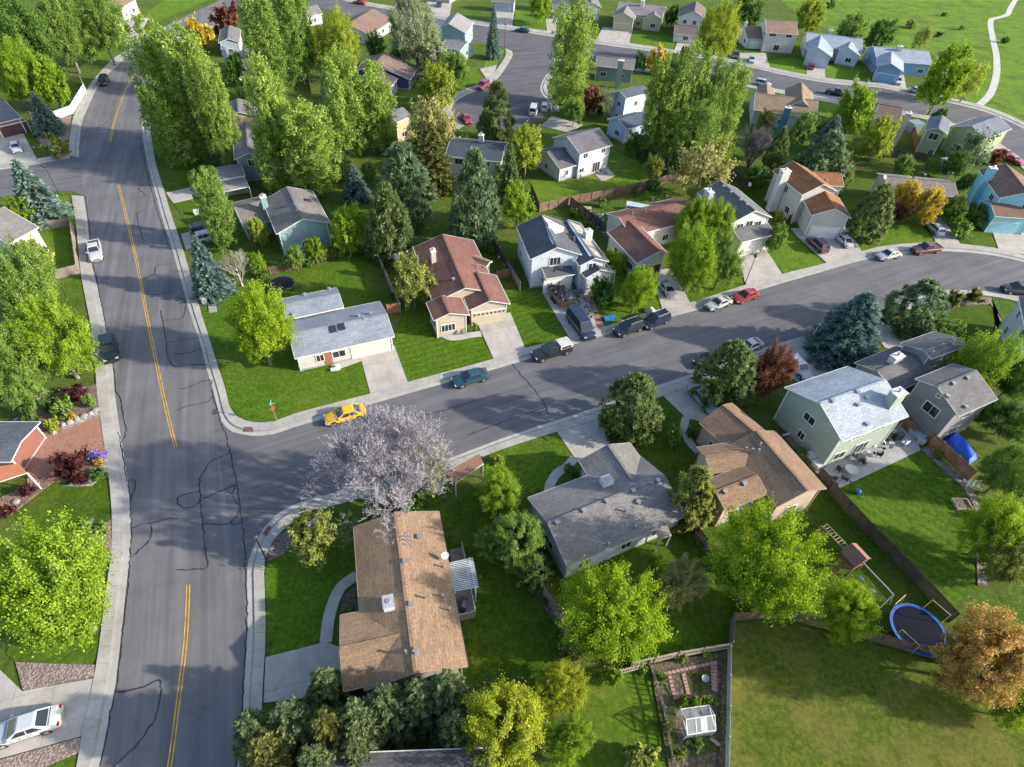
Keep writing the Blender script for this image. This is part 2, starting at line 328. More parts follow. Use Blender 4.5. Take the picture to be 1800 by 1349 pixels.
# painted lines and tar seams
b = MB(); YEL = plain((.52, .30, .03), .7, var=.35, nm='road_paint')
def lines(pts, off, wd):
    P = W(pts, 6); n = len(P)
    for s_ in (-off, off):
        Q = []
        for i, p in enumerate(P):
            t = P[min(i + 1, n - 1)] - P[max(i - 1, 0)]; t.normalize(); Q.append(p + Vector((-t.y, t.x, 0)) * s_)
        ribbon(b, Q, wd, .030, YEL)
lines([(238,128),(222,156),(209,190),(199,222),(194,250)], .13, .11)
lines([(208,325),(222,381),(243,473),(259,560),(276,643),(288,700),(300,752),(309,787)], .13, .11)
lines([(331,1028),(330,1060),(326,1130),(319,1190),(312,1245),(300,1335),(288,1400)], .13, .11)
tag(b.build('lane_marking'), kind='structure')
b = MB(); TAR = plain((.014, .014, .018), .75, nm='tar', var=.3)
for pts in ([(371,679),(378,640),(369,600),(352,556),(337,505),(320,440)],[(283,546),(290,590),(301,640),(335,641),(368,641)],[(296,602),(325,598),(352,594)],[(303,623),(335,620),(353,611)],[(256,370),(242,375),(243,390),(252,425)],[(310,464),(290,465),(273,470),(270,483),(245,489)],
  [(260,519),(285,517),(310,512)],[(289,520),(297,528),(312,523),(326,530),(325,550),(318,560),(300,563),(285,564)],[(305,723),(335,713),(362,708),(376,697)],[(314,684),(330,682),(352,672),(370,669)],[(372,685),(383,725),(398,770),(408,812),(418,860),(425,915),(430,965),(432,985)],
  [(405,796),(385,805),(372,811),(355,833),(350,848),(353,880),(357,920),(361,965),(366,997),(350,1001),(313,1002)],[(351,865),(330,869),(313,874),(312,884),(322,893),(340,892),(353,880),(375,868),(415,853)],[(415,853),(408,868),(402,864)],[(407,872),(418,885),(420,900),(408,915),(400,921),(360,921)],[(400,921),(426,922)],
  [(233,929),(253,922),(270,919),(298,911),(312,913)],[(266,921),(266,940),(256,958),(240,972),(232,980)],[(203,1218),(235,1212),(260,1204),(279,1196),(284,1202),(281,1230),(273,1265),(255,1290),(225,1325),(195,1352)],[(226,845),(238,848),(235,865),(229,880)],[(202,685),(212,700),(217,735),(223,760),(214,778)],[(432,990),(434,1060),(433,1130),(427,1210),(425,1280),(416,1345)],
  [(228,985),(225,1030),(216,1110),(205,1200),(193,1262),(176,1346)],[(208,760),(221,830),(228,875),(231,935),(228,980)],[(150,345),(156,390),(163,460),(175,516),(188,582),(199,642),(204,690)],[(245,240),(255,290),(268,340),(281,385),(299,440)],[(178,225),(190,212),(200,204)],[(820,765),(960,716)],[(900,640),(950,700),(965,728)],[(700,745),(880,692)],[(240,330),(255,345),(222,352)]):
    L_ = W(pts, 6); ln = sum((q - p).length for p, q in zip(L_, L_[1:])); L_, _ = resample(L_, max(4, int(ln / .35)))
    L_ = [p + Vector((rnd.gauss(0, .05), rnd.gauss(0, .05), 0)) for p in L_]
    for p, q in zip(L_, L_[1:]): ribbon(b, [p, p.lerp(q, 1.12)], rnd.uniform(.06, .15), .026 + rnd.uniform(0, .001), TAR)
tag(b.build('tar_seam'), kind='structure')
# lawns
LW = lambda k=1.0, dryf=.3, st=None, d=(.165, .175, .030): lawnmat(sc((.066, .124, .009), k), dry=d, dryf=dryf, stripe=st)
Z = .034
for pts, m in (
 ([(352,545),(370,600),(384,640),(397,680),(403,710),(423,738),(450,745),(483,743),(526,727),(652,694),(636,640),(645,560),(655,445),(528,473),(450,491),(400,510)], LW(1.0, .3)),
 ([(693,608),(717,673),(868,632),(845,592),(770,590),(740,560),(705,552)], LW(.95, .1, 62)),
 ([(880,510),(889,550),(923,613),(1001,595),(953,516),(915,500)], LW(.9, .1, 55)),
 ([(1031,505),(1061,576),(1150,547),(1160,535),(1143,495),(1080,470)], LW(1.0)),
 ([(1183,491),(1213,533),(1308,501),(1278,458),(1185,460)], LW(1.0)),
 ([(1345,441),(1378,482),(1445,464),(1392,412),(1365,410)], LW(1.25, .5)),
 ([(1480,388),(1516,443),(1572,431),(1640,426),(1625,390),(1570,375)], LW(1.15, .4)),
 ([(1690,430),(1752,437),(1736,395),(1670,390)], LW(.85)),
 ([(940,345),(947,370),(1100,342),(1168,320),(1155,303),(1100,274),(1070,262),(980,315),(930,318)], LW(1.35, .9)),
 ([(900,785),(978,759),(1010,803),(983,828),(937,872),(885,890),(845,830),(860,800)], LW(1.0)),
 ([(1050,738),(1163,698),(1205,735),(1240,790),(1240,835),(1170,830),(1110,790)], LW(.7)),
 ([(775,905),(835,860),(900,900),(940,1030),(1010,1140),(990,1185),(830,1190),(815,1080)], LW(.85)),
 ([(466,1000),(470,1154),(576,1131),(590,1060),(628,1010),(628,940),(500,950)], LW(1.0, .15)),
 ([(975,1015),(1200,915),(1285,1000),(1283,1095),(1281,1140),(1110,1172),(1020,1150)], LW(.9)),
 ([(1285,1090),(1270,960),(1380,890),(1450,860),(1600,1020),(1668,1092),(1678,1168),(1500,1116),(1375,1085)], LW(.7)),
 ([(1466,864),(1615,793),(1688,854),(1708,887),(1715,1020),(1668,1092),(1602,1020)], LW(1.0, .15, 130)),
 ([(1020,1195),(1140,1170),(1165,1360),(980,1360)], LW(1.1, .6)),
 ([(129,400),(140,478),(100,488),(60,470),(50,412)], LW(1.3, .7)),
 ([(142,490),(150,530),(125,545),(105,495)], LW(.9)),
 ([(60,350),(118,345),(134,395),(45,408)], LW(1.3, .9)),
 ([(25,905),(95,847),(185,838),(196,900),(195,912),(140,945),(60,960)], LW(.75)),
 ([(188,1040),(170,1160),(60,1192),(10,1150),(60,1050)], LW(.95)),
 ([(55,1360),(138,1325),(130,1360)], LW(.9)),
 ([(266,262),(300,335),(358,315),(350,240),(270,215)], LW(.8)),
 ([(305,358),(340,412),(395,390),(375,340)], LW(.9)),
 ([(1735,575),(1760,560),(1745,538),(1690,540),(1655,560),(1650,585),(1700,592)], LW(.75)),
 ([(888,88),(866,127),(848,128),(855,100),(872,88)], LW(1.6, .6)),
 ([(975,200),(1056,222),(1062,195),(985,170)], LW(.8)),
 ([(803,160),(850,143),(836,120),(790,125)], LW(1.2)),
 ([(1112,60),(1105,80),(1180,94),(1190,66)], LW(1.3, .3)),
 ([(904,46),(960,55),(968,40),(955,22),(905,18)], LW(1.3, .3)),
 ([(1345,108),(1352,118),(1418,134),(1418,108),(1390,102)], LW(1.5, .4)),
 ([(1452,116),(1450,138),(1543,148),(1541,128),(1510,112)], LW(1.4, .2)),
 ([(1437,178),(1440,205),(1500,215),(1520,190)], LW(1.2)),
 ([(130,95),(150,110),(197,106),(232,80),(225,60)], LW(1.1)),
 ([(245,30),(275,40),(370,0),(330,-25)], LW(1.3))):
    sheet('lawn', pts, Z, m); Z += .0007
sheet('meadow', [(1285,-80),(1400,25),(1530,90),(1640,100),(1700,180),(1810,222),(1990,330),(2300,150),(2100,-150),(1500,-200)], .030, lawnmat((.12, .20, .018), dry=(.065, .10, .02), dryf=1.0))  # darker green blotches paint in shadow streaks of the hummocks, not dry grass
sheet('dry_field', [(1284,1097),(1375,1088),(1678,1174),(1830,1225),(1900,1420),(1272,1420)], .030, lawnmat((.082, .112, .014), dry=(.18, .15, .04), dryf=.75))
# driveways, patios, beds
DR = concrete((.36, .33, .30), 3.0)
for nm, pts, m in (
 ('driveway', [(631.5,620),(693,608),(717,673),(651,692)], DR), ('driveway', [(836,562),(897,550),(923,613),(868,632)], DR),
 ('driveway', [(953,514),(1028,508),(1061,576),(1001,595)], DR), ('driveway', [(1143,478),(1180,472),(1213,533),(1165,547)], DR),
 ('driveway', [(1297,438),(1340,430),(1376,484),(1310,502)], DR), ('driveway', [(1390,402),(1440,400),(1480,388),(1515,443),(1453,463),(1400,415)], DR),
 ('driveway', [(1625,380),(1653,380),(1690,432),(1645,428)], DR), ('driveway', [(1742,402),(1795,402),(1818,452),(1755,439)], DR),
 ('driveway', [(978,758),(1052,737),(1072,778),(1020,818),(1008,803)], DR), ('driveway', [(1163,694),(1240,668),(1245,690),(1262,725),(1232,742),(1205,735)], DR),
 ('driveway', [(1357,628),(1410,610),(1460,640),(1490,668),(1430,690),(1375,655)], DR), ('driveway', [(1530,578),(1562,565),(1592,600),(1580,620),(1555,612)], DR),
 ('driveway', [(467,1156),(574,1129),(602,1140),(606,1220),(464,1236)], DR), ('driveway', [(166,1193),(146,1294),(-60,1350),(-60,1120),(40,1216)], DR),
 ('driveway', [(48,768),(179,733),(188,798),(140,818),(48,855)], brickmat((.27, .135, .095))), ('driveway', [(-30,245),(42,236),(66,282),(-30,300)], DR),
 ('driveway', [(318,412),(390,396),(404,415),(327,440)], DR), ('driveway', [(292,340),(400,316),(395,338),(305,358)], DR),
 ('driveway', [(1060,48),(1112,54),(1105,80),(1046,73)], DR), ('driveway', [(1192,70),(1218,74),(1214,100),(1183,95)], DR),
 ('driveway', [(1300,94),(1345,94),(1355,125),(1300,111)], DR), ('driveway', [(1418,110),(1451,110),(1450,144),(1418,136)], DR),
 ('driveway', [(1541,128),(1588,130),(1594,162),(1543,151)], DR), ('driveway', [(950,222),(970,205),(1024,220),(1000,234)], DR),
 ('driveway', [(958,24),(980,30),(978,62),(962,58)], DR), ('driveway', [(843,122),(873,115),(868,132),(858,144)], DR), ('driveway', [(205,38),(262,32),(252,48),(228,80)], DR),
 ('driveway', [(745,-5),(795,0),(790,30),(760,22)], DR), ('driveway', [(872,12),(905,14),(900,48),(872,44)], DR),
 ('patio', [(1444,818),(1590,740),(1618,792),(1464,864),(1437,836)], concrete((.33, .32, .32), 2.4)),
 ('patio', [(1040,302),(1062,290),(1082,310),(1058,320)], concrete((.36, .31, .27), 1.2)),
 ('gravel_strip', [(28,1165),(167,1170),(166,1191),(42,1216)], gravel((.30, .23, .20))), ('gravel_strip', [(-30,1345),(146,1296),(138,1324),(55,1360),(-30,1380)], gravel((.30, .23, .20))),
 ('planting_bed', [(30,735),(105,690),(170,676),(178,730),(50,768)], gravel((.20, .14, .10), 'bark_mulch', 4)), ('rock_border', [(105,745),(176,718),(179,732),(110,757)], gravel((.38, .34, .31), 'rocks', 2.6)),
 ('planting_bed', [(48,855),(140,818),(188,800),(193,840),(95,848),(20,905),(-10,880)], gravel((.23, .15, .11), 'bark_mulch', 4)), ('rock_border', [(150,848),(186,800),(192,830),(160,856),(110,856)], gravel((.38, .35, .33), 'rocks', 2.6)),
 ('planting_bed', [(140,946),(196,914),(197,985),(150,990)], gravel((.30, .22, .18), 'bark_mulch', 4)),
 ('planting_bed', [(462,990),(468,970),(490,942),(510,930),(515,960),(500,975)], gravel((.17, .13, .12), 'bark_mulch', 4)),
 ('planting_bed', [(600,1050),(630,1030),(636,1078),(600,1084)], gravel((.14, .10, .09), 'bark_mulch', 4)),
 ('garden_soil', [(1142,1170),(1280,1145),(1276,1360),(1178,1360)], gravel((.13, .10, .065), 'soil', 3)),
 ('gravel_strip', [(1618,790),(1630,785),(1705,852),(1722,890),(1735,1030),(1718,1030),(1711,890),(1690,856)], gravel((.26, .22, .20), 'gravel', 4)),
 ('planting_bed', [(1640,545),(1668,525),(1742,524),(1770,600),(1762,640),(1750,600),(1760,562),(1740,535),(1690,537)], gravel((.24, .18, .15), 'bark_mulch', 4)),
 ('planting_bed', [(45,178),(60,215),(125,205),(122,245),(75,262),(62,235)], gravel((.28, .20, .16), 'bark_mulch', 4)),
 ('brick_border', [(1030,520),(1040,520),(1062,574),(1052,578)], brickmat((.28, .15, .11))),
 ('side_yard', [(1200,920),(1222,912),(1260,975),(1250,985)], gravel((.15, .11, .09), 'soil', 3)),
 ('side_yard', [(1372,720),(1398,712),(1420,760),(1452,820),(1440,838),(1380,770)], gravel((.22, .17, .16), 'gravel', 4)),
 ('weed_bed', [(1206,1188),(1248,1178),(1250,1212),(1214,1218)], lawnmat((.055,.075,.02), dry=(.13,.10,.06), dryf=.9)), ('weed_bed', [(1158,1250),(1185,1240),(1192,1330),(1180,1345)], lawnmat((.055,.08,.02), dry=(.13,.10,.06), dryf=.9)), ('weed_bed', [(1200,1300),(1262,1290),(1264,1322),(1206,1335)], lawnmat((.055,.08,.02), dry=(.13,.10,.06), dryf=.9)),
 ('side_yard', [(930,1030),(955,1024),(1025,1130),(1012,1150)], gravel((.15, .11, .10), 'soil', 3))):
    slab(nm, pts, -.05, .052 + Z - .034, m); Z += .0009
b = MB()
for pts, wd in (([(846,588),(828,590),(808,594),(790,594),(772,582)], 1.2), ([(1010,806),(996,822),(980,832),(968,850),(964,866)], 1.1), ([(1206,735),(1202,755),(1212,778),(1228,796)], 1.0),
                ([(573,1130),(580,1080),(598,1035),(628,1012)], 1.1), ([(585,648),(640,628)], 1.3), ([(1182,500),(1175,480)], .9)):
    ribbon(b, W(pts, 5), wd, .092, concrete((.36, .34, .31), 0))
tag(b.build('garden_path'), kind='structure')
b = MB(); ribbon(b, W([(1800,-25),(1785,0),(1776,15),(1771,26),(1757,31),(1743,35),(1741,45),(1743,58),(1747,78),(1751,96),(1752,110),(1752,126),(1749,143),(1743,161),(1733,175),(1716,189)], 5), 1.9, .06, concrete((.42, .40, .37), 0)); tag(b.build('meadow_path'), kind='structure')
# ------------------------------------------------------------------ houses
def roofsolve(B, px, py):
    d = ray(px, py); best = None
    for side in (1, -1):
        den = d.z + side * B['p'] * d.dot(B['v'])
        t = (B['hr'] - side * B['p'] * (CC - B['R0']).dot(B['v']) - CC.z) / den; q = CC + d * t; s = (q - B['R0']).dot(B['v'])
        if s * side >= -.05: return q, side, abs(s)
    return q, side, abs(s)
def mkblock(r0, r1, hr, p, eA, eB=None, base=0.0):
    R0 = G(*r0, hr); R1 = G(*r1, hr); u = (R1 - R0); L = u.length; u.normalize(); v = Vector((-u.y, u.x, 0))
    B = dict(R0=R0, R1=R1, hr=hr, p=p, u=u, v=v, L=L, base=base)
    B['sA'] = None
    q, side, wA = roofsolve(B, *eA)
    if wA * p > hr - 2.3 or wA > 9:      # far, grazing roof: fix the eave height instead of the slope
        ze = hr - (1.9 if hr < 6.2 else 2.1); q = G(*eA, ze); s_ = (q - R0).dot(v); side = 1 if s_ > 0 else -1
        wA = min(6.2, max(2.6, abs(s_))); B['p'] = (hr - ze) / wA
    B['sA'] = side; B['wA'] = wA
    if eB is None: B['wB'] = wA
    else:
        q, s2, wB = roofsolve(B, *eB)
        if wB * B['p'] > hr - 2.3 or wB > 9 or s2 == side: print('  !! eB', r0, r1, s2 == side, wB); wB = wA
        B['wB'] = wB
    return B
def addblock(B, wb, rb, wm, rm, trim, over=.45, rake=.3):
    R0, u, v, L, hr, p = B['R0'], B['u'], B['v'], B['L'], B['hr'], B['p']; v = v * B['sA']
    wA, wB = B['wA'], B['wB']; th = .16
    P = lambda x, y, z: Vector((R0.x, R0.y, 0)) + u * x + v * y + Vector((0, 0, z))
    zA, zB = hr - wA * p, hr - wB * p; sl = math.hypot(1, p)
    for (w_, z_, sg) in ((wA, zA, 1), (wB, zB, -1)):
        f = [P(0, 0, hr), P(L, 0, hr), P(L, sg * w_, z_), P(0, sg * w_, z_)]; uv = [(0, 0), (L, 0), (L, w_ * sl), (0, w_ * sl)]
        if sg * B['sA'] > 0: f = f[::-1]; uv = uv[::-1]
        rb.face(f, rm, uv)
        rb.face([P(0, 0, hr - th), P(0, sg * w_, z_ - th), P(L, sg * w_, z_ - th), P(L, 0, hr - th)], trim)
        rb.face([P(0, sg * w_, z_), P(0, sg * w_, z_ - th), P(L, sg * w_, z_ - th), P(L, sg * w_, z_)], trim)
        for x in (0, L): rb.face([P(x, 0, hr), P(x, 0, hr - th), P(x, sg * w_, z_ - th), P(x, sg * w_, z_)], trim)
        # white gutter / rake boards, slightly proud
        rb.box(P(L / 2, sg * (w_ + .05), z_ - .06), (L + .02, .08, .09), trim, ax=(u, v, Vector((0, 0, 1))))
        for x in (-.03, L + .03):
            dv = (v * sg + Vector((0, 0, -p))).normalized(); rb.box(P(x, sg * w_ / 2, (hr + z_) / 2 - .05), (.05, w_ * sl, .11), trim, ax=(u, dv, u.cross(dv)))
    # ridge cap
    rb.box(P(L / 2, 0, hr + .02), (L, .28, .06), rm, ax=(u, v, Vector((0, 0, 1))))
    a, c = wA - over, wB - over; x0, x1 = rake, L - rake; z0 = B['base']; g = th + .02
    B.update(wa=a, wc=c, x0=x0, x1=x1, zA=zA, zB=zB, P=P, vv=v)
    ta, tc, tr = hr - a * p - g, hr - c * p - g, hr - g
    wb.face([P(x0, a, z0), P(x1, a, z0), P(x1, a, ta), P(x0, a, ta)], wm); wb.face([P(x1, -c, z0), P(x0, -c, z0), P(x0, -c, tc), P(x1, -c, tc)], wm)
    for x in (x0, x1): wb.face([P(x, a, z0), P(x, a, ta), P(x, 0, tr), P(x, -c, tc), P(x, -c, z0)], wm)
    # foundation band
    fm = concrete((.26, .25, .24), 0)
    wb.box(P((x0 + x1) / 2, (a - c) / 2, z0 + .12), (x1 - x0 + .06, a + c + .06, .34), fm, ax=(u, v, Vector((0, 0, 1))))
    # corner boards
    for x in (x0, x1):
        wb.box(P(x, a, (z0 + ta) / 2), (.14, .14, ta - z0), trim, ax=(u, v, Vector((0, 0, 1)))); wb.box(P(x, -c, (z0 + tc) / 2), (.14, .14, tc - z0), trim, ax=(u, v, Vector((0, 0, 1))))
def facept(B, face, t, z, out=0.0):
    P = B['P']; u, v = B['u'], B['vv']
    if face == 'A': return P(B['x0'] + (B['x1'] - B['x0']) * t, B['wa'] + out, z), u, v
    if face == 'B': return P(B['x0'] + (B['x1'] - B['x0']) * t, -B['wc'] - out, z), u, -v
    x, sg = (B['x0'], -1) if face == '0' else (B['x1'], 1)
    return P(x + sg * out, -B['wc'] + (B['wa'] + B['wc']) * t, z), v, u * sg
def window(house, B, face, t, zc, w_, h_, nm='window', frame=None, glass=None, bars=1, rows=0):
    frame = frame or TRIM; K = Vector((0, 0, 1))
    c, a, n = facept(B, face, t, zc); f = MB(); fw = .1
    for s_ in (-1, 1):
        f.box(c + a * (s_ * w_ / 2) + n * .03, (fw, .08, h_ + fw), frame, ax=(a, n, K)); f.box(c + K * (s_ * h_ / 2) + n * .032, (w_ - fw, .08, fw), frame, ax=(a, n, K))
    for i in range(bars): f.box(c + a * (w_ * ((i + 1) / (bars + 1) - .5)) + n * .028, (.06, .07, h_ - fw), frame, ax=(a, n, K))
    fo = f.build(nm, house); g = MB(); g.box(c + n * .02, (w_ - .02, .05, h_ - .02), glass or GLASS, ax=(a, n, K)); po = g.build('pane', None, off=house.location); po.parent = fo
def garage(house, B, face, t, w_, h_, mat, panes=False, opened=False):
    K = Vector((0, 0, 1)); c, a, n = facept(B, face, t, h_ / 2 + .05 + B['base']); f = MB()
    if opened:
        f.box(c + n * .015, (w_, .03, h_), BLACK, ax=(a, n, K)); nm = 'garage_opening'  # flat black panel: the shade inside the open garage, painted onto the wall
    else:
        for i in range(4): f.box(c + K * (h_ * (i / 4 - .375)) + n * (.03 + .002 * (i % 2)), (w_, .06, h_ / 4 - .03), mat, ax=(a, n, K))
        nm = 'garage_door'
    o = f.build(nm, house)
    fr = MB()
    for s_ in (-1, 1): fr.box(c + a * (s_ * (w_ / 2 + .08)) + n * .035, (.15, .07, h_ + .15), TRIM, ax=(a, n, K))
    fr.box(c + K * (h_ / 2 + .08) + n * .037, (w_ + .3, .07, .15), TRIM, ax=(a, n, K)); q = fr.build('door_frame', None, off=house.location); q.parent = o
    if panes:
        g = MB()
        for i in range(8): g.box(c + a * (w_ * ((i + .5) / 8 - .5)) + K * (h_ * .36) + n * .06, (w_ / 8 * .6, .03, .28), GLASS, ax=(a, n, K))
        q = g.build('pane', None, off=house.location); q.parent = o
def door(house, B, face, t, mat):
    K = Vector((0, 0, 1)); c, a, n = facept(B, face, t, 1.1 + B['base']); f = MB(); f.box(c + n * .03, (1.0, .06, 2.05), mat, ax=(a, n, K)); o = f.build('door', house)
    h = MB(); h.box(c + a * .38 + n * .09, (.06, .08, .12), METAL, ax=(a, n, K)); q = h.build('handle', None, off=house.location); q.parent = o
def chimney(roof, house, px, py, h, z0, sx, sy, mat, rz=0.0, u=None):
    p = G(px, py, h); c = MB()
    if u is not None: rz = math.atan2(u.y, u.x)
    c.box((p.x, p.y, (z0 + h) / 2), (sx, sy, h - z0), mat, rz); c.box((p.x, p.y, h + .05), (sx + .16, sy + .16, .12), TRIM, rz)
    c.tube((p.x, p.y, h + .1), (p.x, p.y, h + .45), .16, .16, METAL, 8); c.tube((p.x, p.y, h + .5), (p.x, p.y, h + .56), .26, .2, METAL, 8)
    o = c.build('chimney', None, off=house.location); o.parent = roof
def vents(roof, house, B, pts, kind='vent'):
    for px, py in pts:
        q, s, _ = roofsolve(B, px, py); c = MB()
        if kind == 'vent': c.box(q + Vector((0, 0, .12)), (.36, .36, .26), METAL, rnd.random()); c.box(q + Vector((0, 0, .27)), (.44, .44, .05), METAL, rnd.random())
        elif kind == 'vent_pipe': c.tube(q - Vector((0, 0, .2)), q + Vector((0, 0, .55)), .08, .08, METAL, 8); c.tube(q + Vector((0, 0, .55)), q + Vector((0, 0, .62)), .12, .12, METAL, 8)
        elif kind == 'skylight':
            n = (Vector((0, 0, 1)) + B['v'] * (s * B['p'])).normalized(); u = B['u']; v2 = n.cross(u)
            c.box(q + n * .08, (.8, 1.1, .16), plain((.05, .05, .06), .5), ax=(u, v2, n)); c.box(q + n * .17, (.64, .94, .03), GLASS, ax=(u, v2, n))
        elif kind == 'satellite_dish':
            c.tube(q, q + Vector((0, 0, .7)), .03, .03, METAL, 6); ce = q + Vector((0, 0, .75)); d = Vector((.3, -.75, .55)).normalized(); qq = d.to_track_quat('Z', 'Y'); K = 12
            for (ra, za), (rb2, zb) in (((0, -.1), (.2, -.07)), ((.2, -.07), (.38, 0))):
                for i in range(K):
                    f = lambda r_, z_, j: ce + qq @ Vector((r_ * math.cos(2 * math.pi * j / K), r_ * math.sin(2 * math.pi * j / K), z_))
                    c.face([f(ra, za, i), f(ra, za, i + 1), f(rb2, zb, i + 1), f(rb2, zb, i)], plain((.55, .55, .56), .5))
            c.tube(ce - d * .1, ce + d * .35, .02, .02, METAL, 5)
        elif kind == 'swamp_cooler':
            c.box(q + Vector((0, 0, .45)), (1.1, .9, .8), plain((.55, .57, .6), .5), math.atan2(B['u'].y, B['u'].x)); c.box(q + Vector((0, 0, .88)), (1.18, .98, .06), plain((.3, .32, .36), .5), math.atan2(B['u'].y, B['u'].x))
            c.lathe(q + Vector((0, 0, .91)), [(0, .06), (.22, .06), (.25, 0)], METAL, 10)
        o = c.build(kind, None, off=house.location); o.parent = roof
def house(label, blocks, wallc, roofc, trim=None, feats=(), vnt=(), pipes=(), sky=(), dish=(), cooler=(), chim=(), auto=True, name='house', gap=.2, over=.45):
    Bs = [mkblock(*q) for q in blocks]
    c0 = sum((B['R0'] + B['R1'] for B in Bs[:1]), Vector()) / 2; h = empty(name, (c0.x, c0.y, 0)); tag(h, label, 'house', 'houses of the neighbourhood')
    wb, rb = MB(), MB(); wm = wallmat(wallc, gap=gap); rm = roofmat(roofc); tr = trim or TRIM
    for B in Bs:
        addblock(B, wb, rb, wm, rm, tr, over)
        if B['zA'] < 1.9 or B['L'] < 2 or B['zA'] > B['hr'] - .3: print('  ?? %s L%.1f wA%.1f wB%.1f zA%.1f zB%.1f' % (label[:40], B['L'], B['wA'], B['wB'], B['zA'], B['zB']))
    wb.build('wall', h); roof = rb.build('roof', h)
    done = set()
    for ft in feats:
        k, bi, face = ft[0], ft[1], ft[2]; done.add((bi, face)); B = Bs[bi]
        if k == 'w': window(h, B, face, *ft[3:])
        elif k == 'g': garage(h, B, face, *ft[3:])
        elif k == 'd': door(h, B, face, *ft[3:])
    if auto:
        for bi, B in enumerate(Bs):
            for face in 'AB01':
                if (bi, face) in done: continue
                c, a, n = facept(B, face, .5, 1.5); to = (CC - c); to.z = 0; to.normalize()
                if n.dot(to) < .15: continue
                ln = (B['x1'] - B['x0']) if face in 'AB' else B['wa'] + B['wc']
                if ln < 2.5: continue
                top = (B['zA'] if face == 'A' else B['zB'] if face == 'B' else min(B['zA'], B['zB']) + .5)
                k = max(1, int(ln / 4.2)); zs = [z for z in (1.5, 4.3) if z + .8 < top]
                for z in zs:
                    for i in range(k): window(h, B, face, (i + .5) / k + rnd.uniform(-.05, .05), z, rnd.choice((1.0, 1.3, 1.6)), 1.1)
    for kind, L in (('vent', vnt), ('vent_pipe', pipes), ('skylight', sky), ('satellite_dish', dish), ('swamp_cooler', cooler)):
        for bi, px, py in L: vents(roof, h, Bs[bi], [(px, py)], kind)
    for (px, py, hh, z0, sx, sy, mt) in chim: chimney(roof, h, px, py, hh, z0, sx, sy, mt, u=Bs[0]['u'])
    return h, Bs
GR_BLUE = (.21, .23, .27); DGREY = (.085, .085, .098); MGREY = (.15, .145, .145); BRN = (.20, .145, .105); REDB = (.165, .085, .068); RUST = (.24, .105, .05); TAN = (.27, .19, .13); PURPB = (.17, .125, .115)
WHT = (.44, .42, .395); BEI = (.40, .34, .27); TEAL = (.20, .31, .32); GRY = (.30, .31, .33); SAGE = (.17, .22, .19)
WD = plain((.50, .47, .43), .6, nm='door_paint'); BEID = plain((.42, .36, .27), .6, nm='beige_door')
CH = plain((.36, .37, .38), .8, nm='chimney_siding')
# near row north of the side street
H1, b1 = house('white single storey corner house with pale blue grey roof and two skylights',
  [((508,588),(680,552),4.05,.29,(606,611),(588,546)), ((496,537),(596,516),3.9,.28,(556,551),(536,503))], WHT, GR_BLUE, over=.75,
  feats=[('g',0,'A',.76,4.9,2.2,WD), ('w',0,'A',.42,1.5,1.7,1.1), ('w',0,'A',.22,1.5,1.0,1.1), ('d',0,'A',.30,plain((.25,.1,.07),.6,nm='door_paint'))],
  sky=[(0,586,579),(0,601,575)], vnt=[(0,631,556),(0,652,552),(1,536,519),(1,579,509),(1,516,554)], pipes=[(0,640,562)])
H2, b2 = house('beige house with long red brown roof and wide garage door with square panes',
  [((777.7,411.8),(818,506.4),5.0,.36,(752,506),(858,476)), ((838,478),(861,529),4.3,.36,(828,554),None), ((776,520),(790,551),4.2,.33,(764,567),(823,549)), ((832,452),(860,462),3.9,.3,(846,466),None)],
  BEI, REDB, feats=[('g',1,'1',.5,4.9,2.2,BEID,True), ('w',2,'1',.62,1.5,2.0,1.2,'window',None,None,3)], vnt=[(0,797,492)], pipes=[(0,823,426),(0,838,470)],
  chim=[(761,441,5.9,2.5,.9,.7,plain((.45,.40,.37),.8,nm='chimney_siding'))])
H3, b3 = house('white two storey house under repair with half stripped roof and ladders',
  [((951.7,377.8),(979.4,435),7.2,.42,(925,439),None), ((997,386),(1046,454),5.9,.40,(1000,440),None), ((952,470),(1003,462),3.7,.30,(975,488),None), ((1030,443),(1056,474),4.4,.42,(1030,490),None)],
  (.50, .53, .58), DGREY, feats=[('w',0,'1',.5,4.6,1.7,1.4,'window',None,None,2), ('w',0,'A',.25,4.2,1.0,1.2),('w',0,'A',.2,1.6,1.0,1.2),('g',2,'A',.45,4.4,2.2,WHITE)])
H4, b4 = house('house with broad red brown roof and open dark garage behind a white coupe',
  [((1087.8,381.6),(1212.6,352.6),5.2,.34,(1098,418),(1056,378)), ((1105.4,388),(1159.6,442),4.9,.38,(1123,467),(1181,452))],
  (.44, .43, .40), REDB, feats=[('g',1,'1',.5,4.6,2.2,BLACK,False,True), ('w',0,'0',.5,1.9,.8,1.2)], pipes=[(0,1112,379),(0,1134,372),(0,1147,354),(0,1172,348),(0,1168,372)])
H5, b5 = house('white two storey house with dark grey roof, grey chimney and small gable windows',
  [((1265.4,317.8),(1327.7,370.3),7.2,.45,(1260,370),(1358,352)), ((1288,404),(1348,390),4.2,.32,(1325,421),None)],
  (.55,.53,.50), (.115,.115,.125), feats=[('w',0,'1',.25,4.3,1.3,1.1),('w',0,'1',.5,4.6,1.3,1.1),('w',0,'1',.75,4.3,1.3,1.1),('g',1,'A',.4,4.6,2.1,WHITE)],
  vnt=[(0,1272,329),(0,1285,339),(0,1302,353),(0,1313,361)], dish=[(0,1316,331)], chim=[(1247,336,7.6,0,1.7,.9,CH)])
